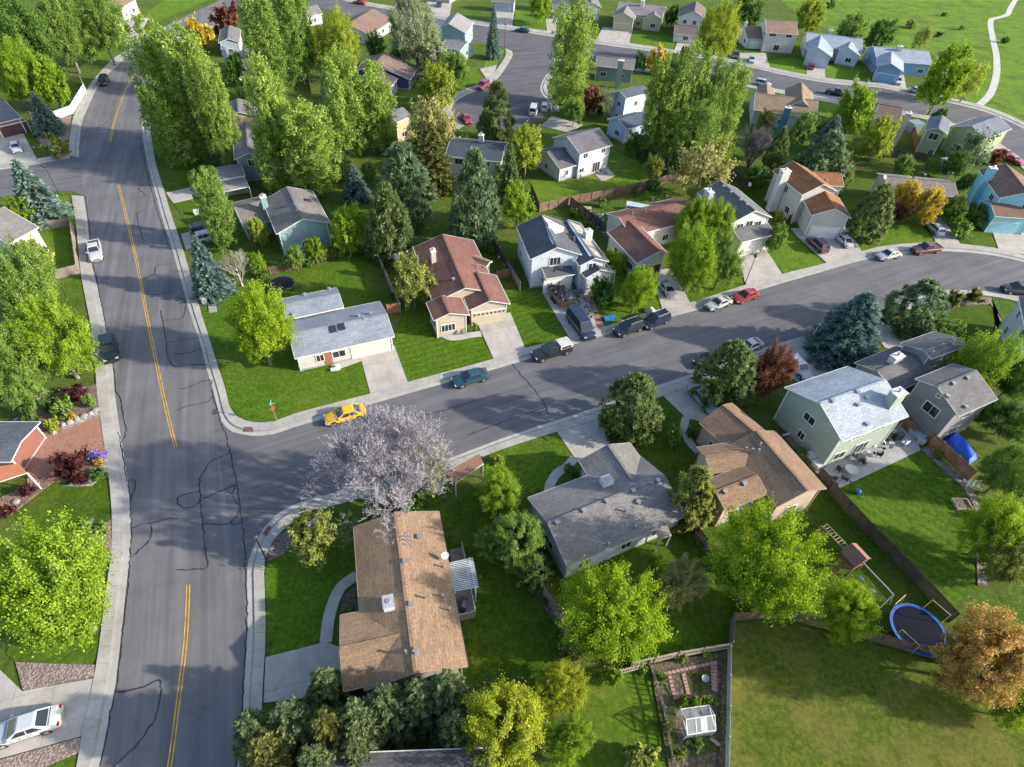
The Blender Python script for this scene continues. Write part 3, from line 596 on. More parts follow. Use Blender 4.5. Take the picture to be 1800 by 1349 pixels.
H6, b6 = house('white house with stepped rust orange roofs and boxy white chimney beside the purple car',
  [((1393.5,283),(1448,324),7.6,.45,(1398,333),None), ((1447,331),(1468,367),6.0,.45,(1423,372),None), ((1432,302),(1479,305),5.4,.38,(1466,327),None)],
  WHT, RUST, feats=[('g',1,'1',.5,4.8,2.2,WHITE),('w',0,'A',.5,4.6,1.0,1.3),('w',0,'A',.75,1.6,1.2,1.2),('w',1,'A',.3,1.6,.9,1.1)], pipes=[(1,1430,373)], vnt=[(2,1453,318)],
  chim=[(1381,300,7.9,0,1.2,1.6,plain((.46,.46,.46),.8,nm='chimney_siding'))])
H7, b7 = house('low house with grey brown roof behind the golden tree and silver wagon',
  [((1556,309),(1678,321),5.0,.32,(1668,345),(1600,301)), ((1608,310),(1614,338),4.6,.4,(1598,328),None)], BEI, (.175,.155,.145), dish=[(0,1553,318)], vnt=[(0,1625,309),(0,1658,309)],
  feats=[('g',0,'A',.86,3.6,2.1,plain((.3,.29,.27),.6,nm='door_paint'))])
H8, b8 = house('bright cyan house with brown roof and tall cyan chimney stack',
  [((1768,288),(1808,338),7.4,.45,(1743,330),None), ((1742,357),(1812,362),4.6,.36,(1770,382),None)], (.22,.50,.58), (.165,.10,.08),
  feats=[('g',1,'A',.36,4.8,2.1,plain((.25,.52,.60),.6,nm='door_paint')),('w',0,'1',.3,4.5,1.4,1.2)], chim=[(1746,296,8.0,0,1.0,1.3,wallmat((.22,.50,.58)))])
# second row and cul-de-sac
H9, b9 = house('teal house with grey brown gable roof, roof window and slim teal chimney',
  [((504.2,328.4),(531.8,385),6.0,.38,(476,388),(561,357)), ((412,364),(466,352),4.2,.32,(432,398),None)], TEAL, (.165,.150,.140), sky=[(0,541,353)], vnt=[(0,519,360),(0,523,372)],
  chim=[(462,346,6.2,0,1.0,.9,wallmat(TEAL))])
H10, b10 = house('grey roofed house with white patio cover tucked behind the poplars',
  [((365,301),(424,291),4.2,.3,(402,314),(395,280)), ((432,216),(437,269),5.6,.36,(410,250),None)], (.24,.25,.27), (.155,.145,.155), feats=[('w',1,'1',.5,3.6,1.2,1.2)])
H11, b11 = house('beige gabled house with pale grey chimney partly hidden by poplars', [((417.5,173.5),(419,197),4.8,.36,(400,210),(453,208)), ((432,146),(446,168),4.6,.34,(424,160),None)], BEI, MGREY, feats=[('w',0,'1',.3,1.6,1.2,1.1)],
  chim=[(426,139,6.2,0,1.4,1.1,plain((.34,.33,.34),.8,nm='chimney_siding'))])
H12, b12 = house('small house with half light half dark grey roof beside the maroon tree', [((403,45),(400,68),4.6,.36,(386,62),(422,62)), ((418,92),(440,84),4.6,.36,(432,106),None)], (.30,.34,.40), MGREY, chim=[(392,86,5.8,0,1.3,1.0,CH)])
H13, b13 = house('long brown roofed house with pinkish walls behind the pale willow', [((612,42),(655,16),5.2,.36,(645,66),None)], (.46,.40,.37), (.175,.115,.095))
H14, b14 = house('navy blue house with brown roof and white trim behind the twin poplars', [((676,92),(659,114),5.4,.34,(640,106),(727,131)), ((668,124),(655,138),4.4,.34,(630,142),None)], (.025,.055,.13), PURPB, feats=[('w',0,'1',.8,1.6,1.6,1.6,'window',None,None,2)])
H15, b15 = house('narrow tan house with dark roof between the willow and the poplars', [((680,201),(707,189),5.8,.4,(699,215),None)], (.42,.31,.17), MGREY)
H16, b16 = house('long two storey house with dark blue grey roof behind the spruces', [((791,246),(888,256),6.6,.30,(834,280),None)], (.42,.40,.34), (.055,.068,.09), chim=[(846,238,7.6,0,.9,.8,CH)])
H17, b17 = house('light grey two storey house with charcoal roof and sunny patio on its lawn',
  [((996.7,240),(1053,225),7.2,.42,(1046,264),(973,234)), ((962,267),(1002,257),4.6,.38,(997,295),None)], (.42,.43,.46), (.115,.11,.125),
  feats=[('w',0,'A',.2,4.5,1.1,1.1),('w',0,'A',.8,4.5,1.0,1.0),('w',0,'A',.62,1.4,2.0,2.0,'window',None,None,2),('w',0,'A',.12,1.6,1.2,.9),('w',1,'A',.35,1.6,.8,1.0)])
H18, b18 = house('pale blue two storey house with navy roofs in the shade of the big poplars', [((1090,160),(1130,150),7.2,.42,(1110,171),None), ((1086,209),(1132,197),4.6,.36,(1106,226),None)], (.33,.42,.52), (.07,.085,.125))
H19, b19 = house('dark green grey house with tall panelled chimney at the corner of the far street', [((1050,97),(1117,104),5.4,.36,(1085,120),None)], (.15,.19,.18), (.20,.18,.18), chim=[(1092,107,6.6,0,1.5,1.0,wallmat((.20,.24,.23))) ], gap=.6)
# far street
H20, b20 = house('olive beige duplex with two front gables and wide drive on the far street', [((1090,2),(1170,11),6.0,.4,(1130,33),None), ((1106,2.5),(1096.7,22.5),5.4,.42,(1074,36),(1113,41)), ((1153,12),(1150,25),5.0,.42,(1128,36),(1163,41))], (.36,.34,.22), (.20,.18,.18),
  feats=[('g',1,'1',.5,4.8,2.2,plain((.36,.33,.22),.6,nm='door_paint')),('w',2,'1',.4,1.6,1.6,1.2)], chim=[(1130,2,7.0,3,1.2,.9,TRIM)])
H21, b21 = house('white two storey far street house with pointed gables and open dark garage', [((1224,2.5),(1221,20),7.8,.45,(1191,32),(1238,32)), ((1187,43),(1228,47),4.4,.3,(1205,52),None)], (.48,.48,.47), (.15,.115,.11),
  feats=[('w',0,'1',.3,4.6,1.2,1.2),('w',0,'1',.72,4.6,1.2,1.2),('g',1,'A',.6,4.6,2.2,BLACK,False,True)])
H22, b22 = house('brown roofed far street house with white upper wall and white garage door', [((1345,34),(1400,38),7.6,.36,(1372,60),None), ((1308,46),(1350,48),4.8,.36,(1325,74),None)], (.48,.46,.43), (.215,.145,.105),
  feats=[('w',0,'A',.2,5.0,2.0,1.2),('w',0,'A',.75,5.0,1.8,1.2),('w',0,'A',.45,1.5,1.6,1.6),('g',1,'A',.5,4.8,2.2,WHITE)], chim=[(1312,40,5.8,0,.8,.8,WHITE)])
H23, b23 = house('pale blue house with two pointed front gables and a red car on its drive', [((1419,57),(1516,68),5.6,.4,(1470,94),None), ((1444,60.5),(1438,83),5.4,.42,(1414,101),(1463,98)), ((1497,72),(1491,83),5.0,.42,(1468,96),(1512,98))], (.38,.43,.52), (.25,.29,.34),
  feats=[('g',1,'1',.5,4.8,2.2,plain((.42,.47,.56),.6,nm='door_paint')),('w',2,'1',.4,1.6,1.6,1.2)], chim=[(1461,54,6.4,3,1.2,.9,CH)])
H24, b24 = house('blue walled house with light blue grey roof and white suv on its drive', [((1536,82),(1632,90),5.4,.38,(1575,109),None), ((1567,91),(1566,111),5.2,.4,(1540,128),(1588,119))], (.13,.26,.40), (.25,.29,.34), feats=[('g',1,'1',.5,4.8,2.2,plain((.14,.28,.42),.6,nm='door_paint'))], chim=[(1583,82,6.2,3,1.4,.9,CH)])
H25, b25 = house('wide brown roofed house with blue chimney and two pyramid gables beyond the back fences', [((1328,163),(1438,177),5.4,.36,(1378,203),None), ((1409,145),(1411,177),5.8,.6,(1380,160),None), ((1348,147),(1349,166),5.4,.5,(1331,158),None)], (.40,.40,.40), (.215,.155,.105),
  chim=[(1386,190,6.8,0,1.4,1.0,wallmat((.05,.15,.26)))])
H26, b26 = house('tan house with brown roof and tall stone chimney hidden behind yellow green trees', [((1545,182),(1588,190),5.6,.4,(1560,212),None)], (.42,.33,.22), (.19,.13,.105), chim=[(1598,200,7.4,0,1.1,1.0,plain((.46,.36,.27),.9,nm='chimney_stone'))])
H27, b27 = house('sage green house with dark slate roofs and white trimmed windows below the meadow', [((1657,203),(1650,225),6.6,.42,(1628,222),(1664,239)), ((1755,204),(1709,221),6.8,.40,(1750,238),(1672,222))], (.24,.29,.16), (.13,.145,.175),
  feats=[('w',0,'1',.5,4.6,1.8,1.4),('w',1,'1',.62,4.6,2.2,1.5),('w',1,'1',.4,1.5,2.2,1.6),('w',0,'1',.2,1.4,1.0,1.2)], vnt=[(1,1738,226)])
# south side of the side street
H28, b28 = house('single storey house with tan shingle roof, side deck and white pergola',
  [((694.5,900.6),(729.8,1183),4.7,.30,(628,1010),(797,1040)), ((597.5,1140),(702,1117),4.4,.30,(615,1079),(668,1200))], (.36,.34,.32), (.245,.165,.105), trim=plain((.27,.20,.14),.7,nm='trim'),
  vnt=[(0,737,945),(0,712,988),(0,723,1063),(0,731,1146)], pipes=[(0,780,998),(0,748,1052),(0,779,1051),(0,791,1074),(0,714,1149)], cooler=[(0,684,1065)], dish=[(0,783,984)])
H29, b29 = house('long grey shingle roofed house with roof cooler and street facing garage wing',
  [((963,919.5),(1168.5,837.5),4.8,.34,(1087,958),(982,855)), ((1069,782),(1113,846),4.5,.34,(1024,820),(1116,791))], (.44,.47,.52), (.175,.165,.160), trim=plain((.28,.28,.28),.7,nm='trim'),
  vnt=[(0,979,920),(0,1026,899),(0,1066,882),(0,1113,864),(0,1156,846),(0,1122,884)], pipes=[(0,1099,900),(0,1069,960),(0,1116,930)], cooler=[(0,1065,851)])
H30, b30 = house('sprawling house with many dark brown shingle roofs and sunlit tan slopes',
  [((1330,758),(1420,862),5.2,.38,(1326,841),(1406,807)), ((1271,712),(1330,762),4.8,.36,(1238,751),(1323,739)), ((1258,865),(1332,836),4.6,.36,(1290,892),(1268,834)), ((1240,803),(1310,792),4.5,.34,(1264,830),None)], (.42,.33,.26), (.20,.132,.088), trim=plain((.27,.19,.14),.7,nm='trim'),
  pipes=[(0,1310,793),(0,1321,795),(0,1332,796),(0,1335,785)], vnt=[(2,1274,866),(2,1308,852)])
H31, b31 = house('sage green two storey house with light blue grey shingle roof above a cluttered patio',
  [((1442,709),(1557,668),7.4,.42,(1531,757),(1435,663))], (.27,.33,.28), (.30,.33,.37), vnt=[(0,1463,706),(0,1507,690),(0,1508,713),(0,1524,747),(0,1523,701)], feats=[('w',0,'A',.3,4.6,1.4,1.1),('w',0,'A',.7,4.6,1.4,1.1),('w',0,'A',.2,1.5,1.8,1.2),('w',0,'A',.55,1.4,2.2,1.9,'window',None,None,2)],
  chim=[(1580,690,8.2,0,1.6,1.1,wallmat((.27,.33,.28)))])
H32, b32 = house('dark grey house of three stepped roof blocks with one framed wall window',
  [((1648.4,680),(1717,651.7),7.4,.40,(1712,720),(1643,653)), ((1627,617),(1688,595),7.0,.40,(1661,622),(1608,595)), ((1543,652),(1618,621),5.6,.40,(1607,675),None)], (.19,.19,.20), (.13,.125,.13), trim=plain((.36,.36,.36),.7,nm='trim'),
  feats=[('w',0,'0',.55,4.2,1.9,1.4),('w',0,'0',.5,6.3,.5,.5)], vnt=[(0,1675,676),(0,1700,666),(0,1665,698),(0,1697,717)], pipes=[(1,1637,624),(1,1654,611),(1,1673,603)], chim=[(1578,626,6.4,2,1.6,.9,plain((.40,.40,.42),.7,nm='chimney_siding'))])
H33, b33 = house('pale house cut by the right edge with square dark windows', [((1826,520),(1846,600),6.4,.4,(1797,552),None)], (.46,.48,.45), MGREY)
# west side of the main road
H34, b34 = house('house at the left edge with slate blue roof and maroon garage door', [((-55,190),(8,176),5.0,.36,(15,226),None)], (.20,.14,.15), (.115,.12,.14), feats=[('g',0,'A',.72,5.0,2.1,plain((.06,.025,.03),.6,nm='door_paint'))])
H35, b35 = house('white house at the left edge seen by its tall gable wall', [((-50,392),(6,364),6.4,.4,(43,413),None)], (.56,.55,.53), MGREY, feats=[('w',0,'1',.7,4.2,.9,1.4),('w',0,'1',.35,1.6,.8,1.2)])
H36, b36 = house('dark roofed house with terracotta porch roof at the left edge beside the brick drive', [((-80,776),(37,776),3.0,.18,(20,742),(20,812))], (.18,.07,.055), (.085,.095,.115), auto=False)
H37, b37 = house('white walled garage house with brown roof at the top left street corner', [((190,6),(218,-10),5.0,.36,(221,10),None)], WHT, (.20,.14,.11))
H38, b38 = house('teal and grey gabled house beyond the pale willow', [((804,23),(789,42),6.6,.42,(778,42),(826,50)), ((786,66),(822,74),4.4,.34,(802,88),None)], TEAL, (.22,.21,.22))
H39, b39 = house('house with blue garage door beyond the far street at the top', [((866,-12),(906,-9),5.0,.36,(886,4),None)], (.30,.33,.36), MGREY, feats=[('g',0,'A',.5,4.6,2.2,plain((.22,.30,.38),.6,nm='door_paint'))])
H40, b40 = house('white upper storey house with grey porch roof behind the tall poplar at the top', [((972,-25),(1022,-20),7.4,.4,(996,-6),None), ((972,6),(1020,9),4.2,.3,(996,18),None), ((1032,-14),(1040,4),5.6,.42,(1020,10),None)], (.46,.46,.45), MGREY)
H41, b41 = house('house with dark ribbed roof at the bottom edge behind the junipers', [((560,1392),(860,1380),4.4,.30,(690,1322),None)], (.3,.3,.3), (.10,.10,.105))
H42, b42 = house('small pale house peeking out beside the tall dark poplar at the top', [((528,14),(557,9),4.8,.34,(550,24),None)], (.46,.45,.42), MGREY)
H43, b43 = house('brown roofed house at the top edge beyond the far street', [((745,-35),(800,-28),5.2,.36,(772,-14),None)], BEI, BRN)
# ------------------------------------------------------------------ trees
def quadmesh(name, V, tint, mat_slots=1):
    """V: (n,4,3) leaf quads, tint (n,)"""
    n = len(V); me = bpy.data.meshes.new(name); me.vertices.add(n * 4); me.vertices.foreach_set('co', V.reshape(-1).astype(np.float32))
    me.loops.add(n * 4); me.loops.foreach_set('vertex_index', np.arange(n * 4, dtype=np.int32))
    me.polygons.add(n); me.polygons.foreach_set('loop_start', np.arange(0, n * 4, 4, dtype=np.int32)); me.polygons.foreach_set('loop_total', np.full(n, 4, np.int32))
    a = me.attributes.new('tint', 'FLOAT', 'FACE'); a.data.foreach_set('value', tint.astype(np.float32))
    me.materials.append(None); me.update(); me.validate(); return me
def norm(a): return a / np.maximum(1e-9, np.linalg.norm(a, axis=-1, keepdims=True))
def fit(V, k=.93, kz=.84):
    """scale the crown so that nearly all of it lies within radius 1 and height -1..1"""
    c = V.mean(1); r = np.percentile(np.linalg.norm(c[:, :2], axis=1), 97.5); V[:, :, :2] *= k / r
    lo, hi = np.percentile(c[:, 2], 1.5), np.percentile(c[:, 2], 98.5); V[:, :, 2] = (-1 + 2 * (V[:, :, 2] - lo) / (hi - lo)) * kz; return V
def leaves(C, Nn, size, g, elong=1.5, fold=.15):
    """leaf quads at C with normals Nn"""
    n = len(C); t = norm(np.cross(Nn, g.normal(size=(n, 3)))); bt = np.cross(Nn, t); s = (size * g.uniform(.6, 1.35, n))[:, None]
    a = C - t * s * elong; c = C + t * s * elong; b_ = C + bt * s + Nn * s * fold; d = C - bt * s + Nn * s * fold
    return np.stack([a, b_, c, d], 1)
def broad(seed, nclump, per, leaf, cr=(.16, .32), env=None, flat=1.0, shell=.45, up=.35):
    g = np.random.default_rng(seed); V = []; T = []; k = 0
    lobes = norm(g.normal(size=(8, 3))); amp = g.uniform(.0, .62, 8)
    while k < nclump:
        d = norm(g.normal(size=3)); r = (shell + (1 - shell) * g.uniform() ** .55)
        if d[2] < -.8: continue
        f = .52 + sum(a * max(0, float(d @ l)) ** 3 for a, l in zip(amp, lobes))
        c = d * r * min(1.06, f)
        rad = g.uniform(*cr) * (.75 + .35 * (1 - abs(c[2])))
        m = int(per * (rad / np.mean(cr)) ** 1.7 * g.uniform(.6, 1.25)) + 4
        ax = norm(d + np.array([0, 0, .45]) + g.normal(size=3) * .35)          # a spray of twigs growing outward
        u = g.normal(size=(m, 3)); al = (u @ ax)[:, None] * ax; u = (u - al) * .5 + al * 1.15
        p = c + u * rad * .50
        nn = norm(norm(u) * .25 + d * .25 + np.array([0, 0, up]) + g.normal(size=(m, 3)) * .62)
        V.append(leaves(p, nn, leaf, g)); T.append(np.clip(g.uniform(.2, .8) + g.normal(size=m) * .24, 0, 1)); k += 1
    return quadmesh('crown', fit(np.concatenate(V)), np.concatenate(T))
def poplar(seed, ncol, per, leaf):
    g = np.random.default_rng(seed); V = []; T = []
    for i in range(ncol):
        a = 2.4 * i + g.uniform(-.4, .4); rr = 0 if i == 0 else g.uniform(.32, .60)
        top = g.uniform(.62, .98) if i else 1.0; bot = g.uniform(-1.0, -.55); R_ = g.uniform(.36, .52)
        cx, cy = rr * math.cos(a), rr * math.sin(a); lean = .20; ncl = 105
        for j in range(ncl):
            h = (j + g.uniform()) / ncl; z = bot + (top - bot) * h; prof = R_ * (math.sin(math.pi * min(1, (h * .64 + .22))) ** .8)
            th = g.uniform(0, 6.28); q = prof * g.uniform(.1, 1.0) ** .6
            c = np.array([cx * (.86 + lean * h) + q * math.cos(th), cy * (.86 + lean * h) + q * math.sin(th), z]); rad = g.uniform(.10, .17)
            m = int(per * g.uniform(.6, 1.3)); u = g.normal(size=(m, 3)); p = c + u * rad * np.array([.40, .40, .25]); p[:, 2] *= 2.2
            out = np.array([math.cos(th), math.sin(th), .25]); nn = norm(out * .35 + g.normal(size=(m, 3)) * .65 + np.array([0, 0, .2]))
            V.append(leaves(p, nn, leaf, g, 1.35)); T.append(np.clip(g.uniform(.2, .8) + g.normal(size=m) * .24, 0, 1))
    V = np.concatenate(V); V[:, :, 2] /= 2.2
    return quadmesh('crown', fit(V, .86, .92), np.concatenate(T))
def spruce(seed, levels, nbr, per, leaf, power=.85, droop=.25, blunt=.04):
    g = np.random.default_rng(seed); V = []; T = []
    for L_ in range(levels):
        h = L_ / (levels - 1); z = -1 + 2 * h; rad = (1 - h) ** power * .98 + blunt; k = max(4, int(nbr * (.35 + .65 * (1 - h))))
        off = g.uniform(0, 6.28)
        for i in range(k):
            th = off + 6.283 * i / k + g.uniform(-.2, .2); ln = rad * g.uniform(.72, 1.08); m = max(6, int(per * (ln + .12)))
            s = g.uniform(.12, 1, m) ** .75; d = np.array([math.cos(th), math.sin(th), 0.0]); sd = np.array([-d[1], d[0], 0])
            wv = (g.normal(size=m) * .09 * (ln * .9 + .15) * (1.15 - s * .6))
            p = d * (s * ln)[:, None] + sd * wv[:, None]; p[:, 2] = z + .10 * ln - droop * ln * s ** 1.6 * .6 + g.normal(size=m) * .018
            t = norm(d + sd * np.sign(wv)[:, None] * .6 + np.array([0, 0, .12]) + g.normal(size=(m, 3)) * .25); nn = norm(np.array([0, 0, 1.]) + d * .5 + g.normal(size=(m, 3)) * .45); bt = norm(np.cross(nn, t))
            sz = (leaf * g.uniform(.7, 1.4, m))[:, None]
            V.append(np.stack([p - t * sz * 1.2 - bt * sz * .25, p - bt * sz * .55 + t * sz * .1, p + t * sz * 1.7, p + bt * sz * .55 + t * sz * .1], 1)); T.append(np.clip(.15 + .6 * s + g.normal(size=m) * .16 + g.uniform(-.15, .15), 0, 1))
    return quadmesh('crown', np.concatenate(V), np.concatenate(T))
def pine(seed, ncl, per, leaf, cone=.55):
    g = np.random.default_rng(seed); V = []; T = []
    for k in range(ncl):
        z = g.uniform(-1, 1) ; z = -1 + 2 * g.uniform() ** 1.15; h = (z + 1) / 2; env = (math.sin(math.pi * min(1, .2 + .8 * h)) ** .6) * (1 - cone * h) + .05
        th = g.uniform(0, 6.283); q = env * (.35 + .65 * g.uniform() ** .5); c = np.array([q * math.cos(th), q * math.sin(th), z * .93]); rad = g.uniform(.11, .19)
        m = int(per * g.uniform(.7, 1.3)); out = np.array([math.cos(th), math.sin(th), .75]); u = norm(g.normal(size=(m, 3)) + out * .7)
        s = g.uniform(.25, 1, m); p = c + u * (rad * s)[:, None]; t = norm(u + g.normal(size=(m, 3)) * .25); nn = norm(np.cross(t, g.normal(size=(m, 3)))); bt = np.cross(nn, t)
        sz = (leaf * g.uniform(.7, 1.4, m))[:, None]
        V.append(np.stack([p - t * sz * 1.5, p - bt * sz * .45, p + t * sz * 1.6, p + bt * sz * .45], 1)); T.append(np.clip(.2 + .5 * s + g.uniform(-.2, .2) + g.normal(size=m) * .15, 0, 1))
    return quadmesh('crown', fit(np.concatenate(V), .94, .96), np.concatenate(T))
def twigs(seed, n0, depth_, bud=0):
    """bare branching crown; unit box, base at z=-1"""
    g = random.Random(seed); segs = []
    def grow(p, d, ln, r, k):
        q = p + d * ln; segs.append((p, q, r, r * .6))
        if k == 0: return
        for i in range(g.choice((2, 3, 3)) if k > 1 else g.choice((3, 4))):
            nd = (d + Vector((g.uniform(-1, 1), g.uniform(-1, 1), g.uniform(-.35, .8))) * (.75 if k > 1 else .6)).normalized(); grow(p.lerp(q, g.uniform(.5, 1)), nd, ln * g.uniform(.6, .85), r * .56, k - 1)
    for i in range(n0):
        a = 6.283 * i / n0; grow(Vector((.04 * math.cos(a), .04 * math.sin(a), -1)), Vector((math.cos(a) * .62, math.sin(a) * .62, .9)).normalized(), .55, .026, depth_)
    A = np.array([s_[0] for s_ in segs]); B_ = np.array([s_[1] for s_ in segs]); r0 = np.array([s_[2] for s_ in segs]); r1 = np.array([s_[3] for s_ in segs])
    r0 = np.maximum(r0, .0034); r1 = np.maximum(r1, .0026)
    d = norm(B_ - A); e = norm(np.cross(d, np.random.default_rng(seed).normal(size=d.shape))); f = np.cross(d, e); Q = []
    for i in range(3):
        a0, a1 = 2.0944 * i, 2.0944 * (i + 1); o0 = e * math.cos(a0) + f * math.sin(a0); o1 = e * math.cos(a1) + f * math.sin(a1)
        Q.append(np.stack([A + o0 * r0[:, None], A + o1 * r0[:, None], B_ + o1 * r1[:, None], B_ + o0 * r1[:, None]], 1))
    gg = np.random.default_rng(seed + 5); tint = np.tile(np.clip(.5 + gg.normal(size=len(A)) * .25, 0, 1), 3); V = np.concatenate(Q)
    mx = np.percentile(np.abs(V[:, :, :2]), 99); V[:, :, :2] /= mx; zt = np.percentile(V[:, :, 2], 99.5); V[:, :, 2] = -1 + (V[:, :, 2] + 1) * 2 / (zt + 1)
    if bud:
        P_ = V[:, 2][gg.integers(0, len(V), bud)] + gg.normal(size=(bud, 3)) * .02; V = np.concatenate([V, leaves(P_, norm(gg.normal(size=(bud, 3)) + np.array([0, 0, .6])), .006, gg)]); tint = np.concatenate([tint, gg.uniform(.4, 1, bud)])
    return quadmesh('crown', V, tint)
print('protos')
PROTO = {
 'bL': [broad(1, 330, 185, .0122, (.09, .24)), broad(2, 350, 175, .0122, (.09, .22)), broad(12, 320, 185, .0125, (.10, .24))], 'bM': [broad(3, 140, 82, .030, (.14, .29)), broad(4, 150, 78, .030, (.14, .27)), broad(14, 135, 84, .031, (.15, .29))], 'bS': [broad(5, 34, 46, .085, (.22, .42), shell=.3), broad(6, 30, 50, .09, (.25, .45), shell=.3)],
 'th': [broad(7, 95, 30, .032, (.14, .28), shell=.3), broad(8, 105, 28, .032, (.14, .26), shell=.3)],
 'po': [poplar(1, 7, 38, .025), poplar(2, 6, 42, .0255), poplar(3, 7, 37, .025)],
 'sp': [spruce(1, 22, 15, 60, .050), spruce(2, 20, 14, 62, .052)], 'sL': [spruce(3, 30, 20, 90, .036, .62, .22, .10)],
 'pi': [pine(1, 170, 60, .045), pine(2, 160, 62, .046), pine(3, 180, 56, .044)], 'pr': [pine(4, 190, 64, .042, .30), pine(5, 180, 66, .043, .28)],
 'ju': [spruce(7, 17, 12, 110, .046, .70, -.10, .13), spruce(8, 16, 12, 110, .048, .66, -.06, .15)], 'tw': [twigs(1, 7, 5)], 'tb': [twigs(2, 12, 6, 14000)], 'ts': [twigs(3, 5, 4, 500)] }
LF = {  # dark, mid, light leaf colours
 'bright': ((0.12, 0.21, 0.015), (0.215, 0.34, 0.03), (0.34, 0.45, 0.075)),
 'lime': ((0.135, 0.23, 0.012), (0.25, 0.37, 0.025), (0.385, 0.485, 0.055)),
 'mid': ((0.1, 0.18, 0.03), (0.19, 0.3, 0.06), (0.3, 0.4, 0.12)),
 'poplar': ((0.135, 0.22, 0.035), (0.26, 0.37, 0.07), (0.39, 0.49, 0.14)),
 'deep': ((0.055, 0.112, 0.028), (0.106, 0.196, 0.044), (0.188, 0.305, 0.074)),
 'willow': ((0.165, 0.211, 0.119), (0.279, 0.33, 0.192), (0.432, 0.48, 0.306)),
 'gold': ((0.19, 0.25, 0.02), (0.33, 0.385, 0.035), (0.47, 0.48, 0.07)),
 'goldn': ((0.34, 0.26, 0.03), (0.5, 0.38, 0.05), (0.62, 0.5, 0.09)),
 'orange': ((0.2, 0.2, 0.045), (0.46, 0.29, 0.09), (0.62, 0.42, 0.16)),
 'maroon': ((0.049, 0.017, 0.022), (0.098, 0.033, 0.039), (0.165, 0.058, 0.058)),
 'rust': ((0.099, 0.042, 0.026), (0.183, 0.082, 0.053), (0.285, 0.139, 0.089)),
 'spruce': ((0.064, 0.114, 0.093), (0.141, 0.221, 0.186), (0.291, 0.389, 0.34)),
 'bspruce': ((0.054, 0.1, 0.093), (0.119, 0.193, 0.182), (0.252, 0.349, 0.314)),
 'pine': ((0.056, 0.087, 0.033), (0.128, 0.181, 0.064), (0.273, 0.34, 0.139)),
 'pineg': ((0.063, 0.103, 0.054), (0.136, 0.205, 0.105), (0.276, 0.367, 0.2)),
 'junip': ((0.07, 0.11, 0.05), (0.14, 0.19, 0.09), (0.24, 0.29, 0.14)),
 'junipy': ((0.075, 0.09, 0.03), (0.15, 0.165, 0.05), (0.26, 0.27, 0.09)),
 'olive': ((0.131, 0.154, 0.043), (0.239, 0.275, 0.071), (0.408, 0.448, 0.128)),
 'khaki': ((0.22, 0.21, 0.07), (0.35, 0.33, 0.13), (0.48, 0.45, 0.2)),
 'lilac': ((0.3, 0.28, 0.325), (0.42, 0.39, 0.445), (0.54, 0.515, 0.565)),
 'bare': ((0.283, 0.263, 0.233), (0.418, 0.396, 0.363), (0.611, 0.587, 0.551)),
 'greybare': ((0.12, 0.11, 0.129), (0.2, 0.19, 0.21), (0.308, 0.286, 0.308)),
 'yel': ((0.18, 0.25, 0.025), (0.3, 0.37, 0.045), (0.44, 0.48, 0.1)),
 'purple': ((0.184, 0.129, 0.386), (0.34, 0.25, 0.62), (0.528, 0.418, 0.8)) }
def trunkmesh():
    b = MB(); g = random.Random(3); p = Vector((0, 0, -.02))
    pts = [Vector((.0, 0, -.02)), Vector((.02, .01, .25)), Vector((-.01, .02, .55)), Vector((.03, 0, .85)), Vector((0, 0, 1.15))]; rr = [.05, .036, .03, .022, .010]
    for i in range(4): b.tube(pts[i], pts[i + 1], rr[i], rr[i + 1], BARK, 8, False)
    for k in range(7):
        a = k * 2.4; s = pts[1].lerp(pts[3], k / 7); e = s + Vector((math.cos(a) * .24, math.sin(a) * .24, .26)); m_ = s.lerp(e, .5) + Vector((0, 0, -.03)); b.tube(s, m_, .017, .012, BARK, 6, False); b.tube(m_, e, .012, .005, BARK, 6, False)
    return b
_tb = trunkmesh(); _to = _tb.build('trunk'); TRUNK = _to.data; bpy.data.objects.remove(_to)
NT = {}
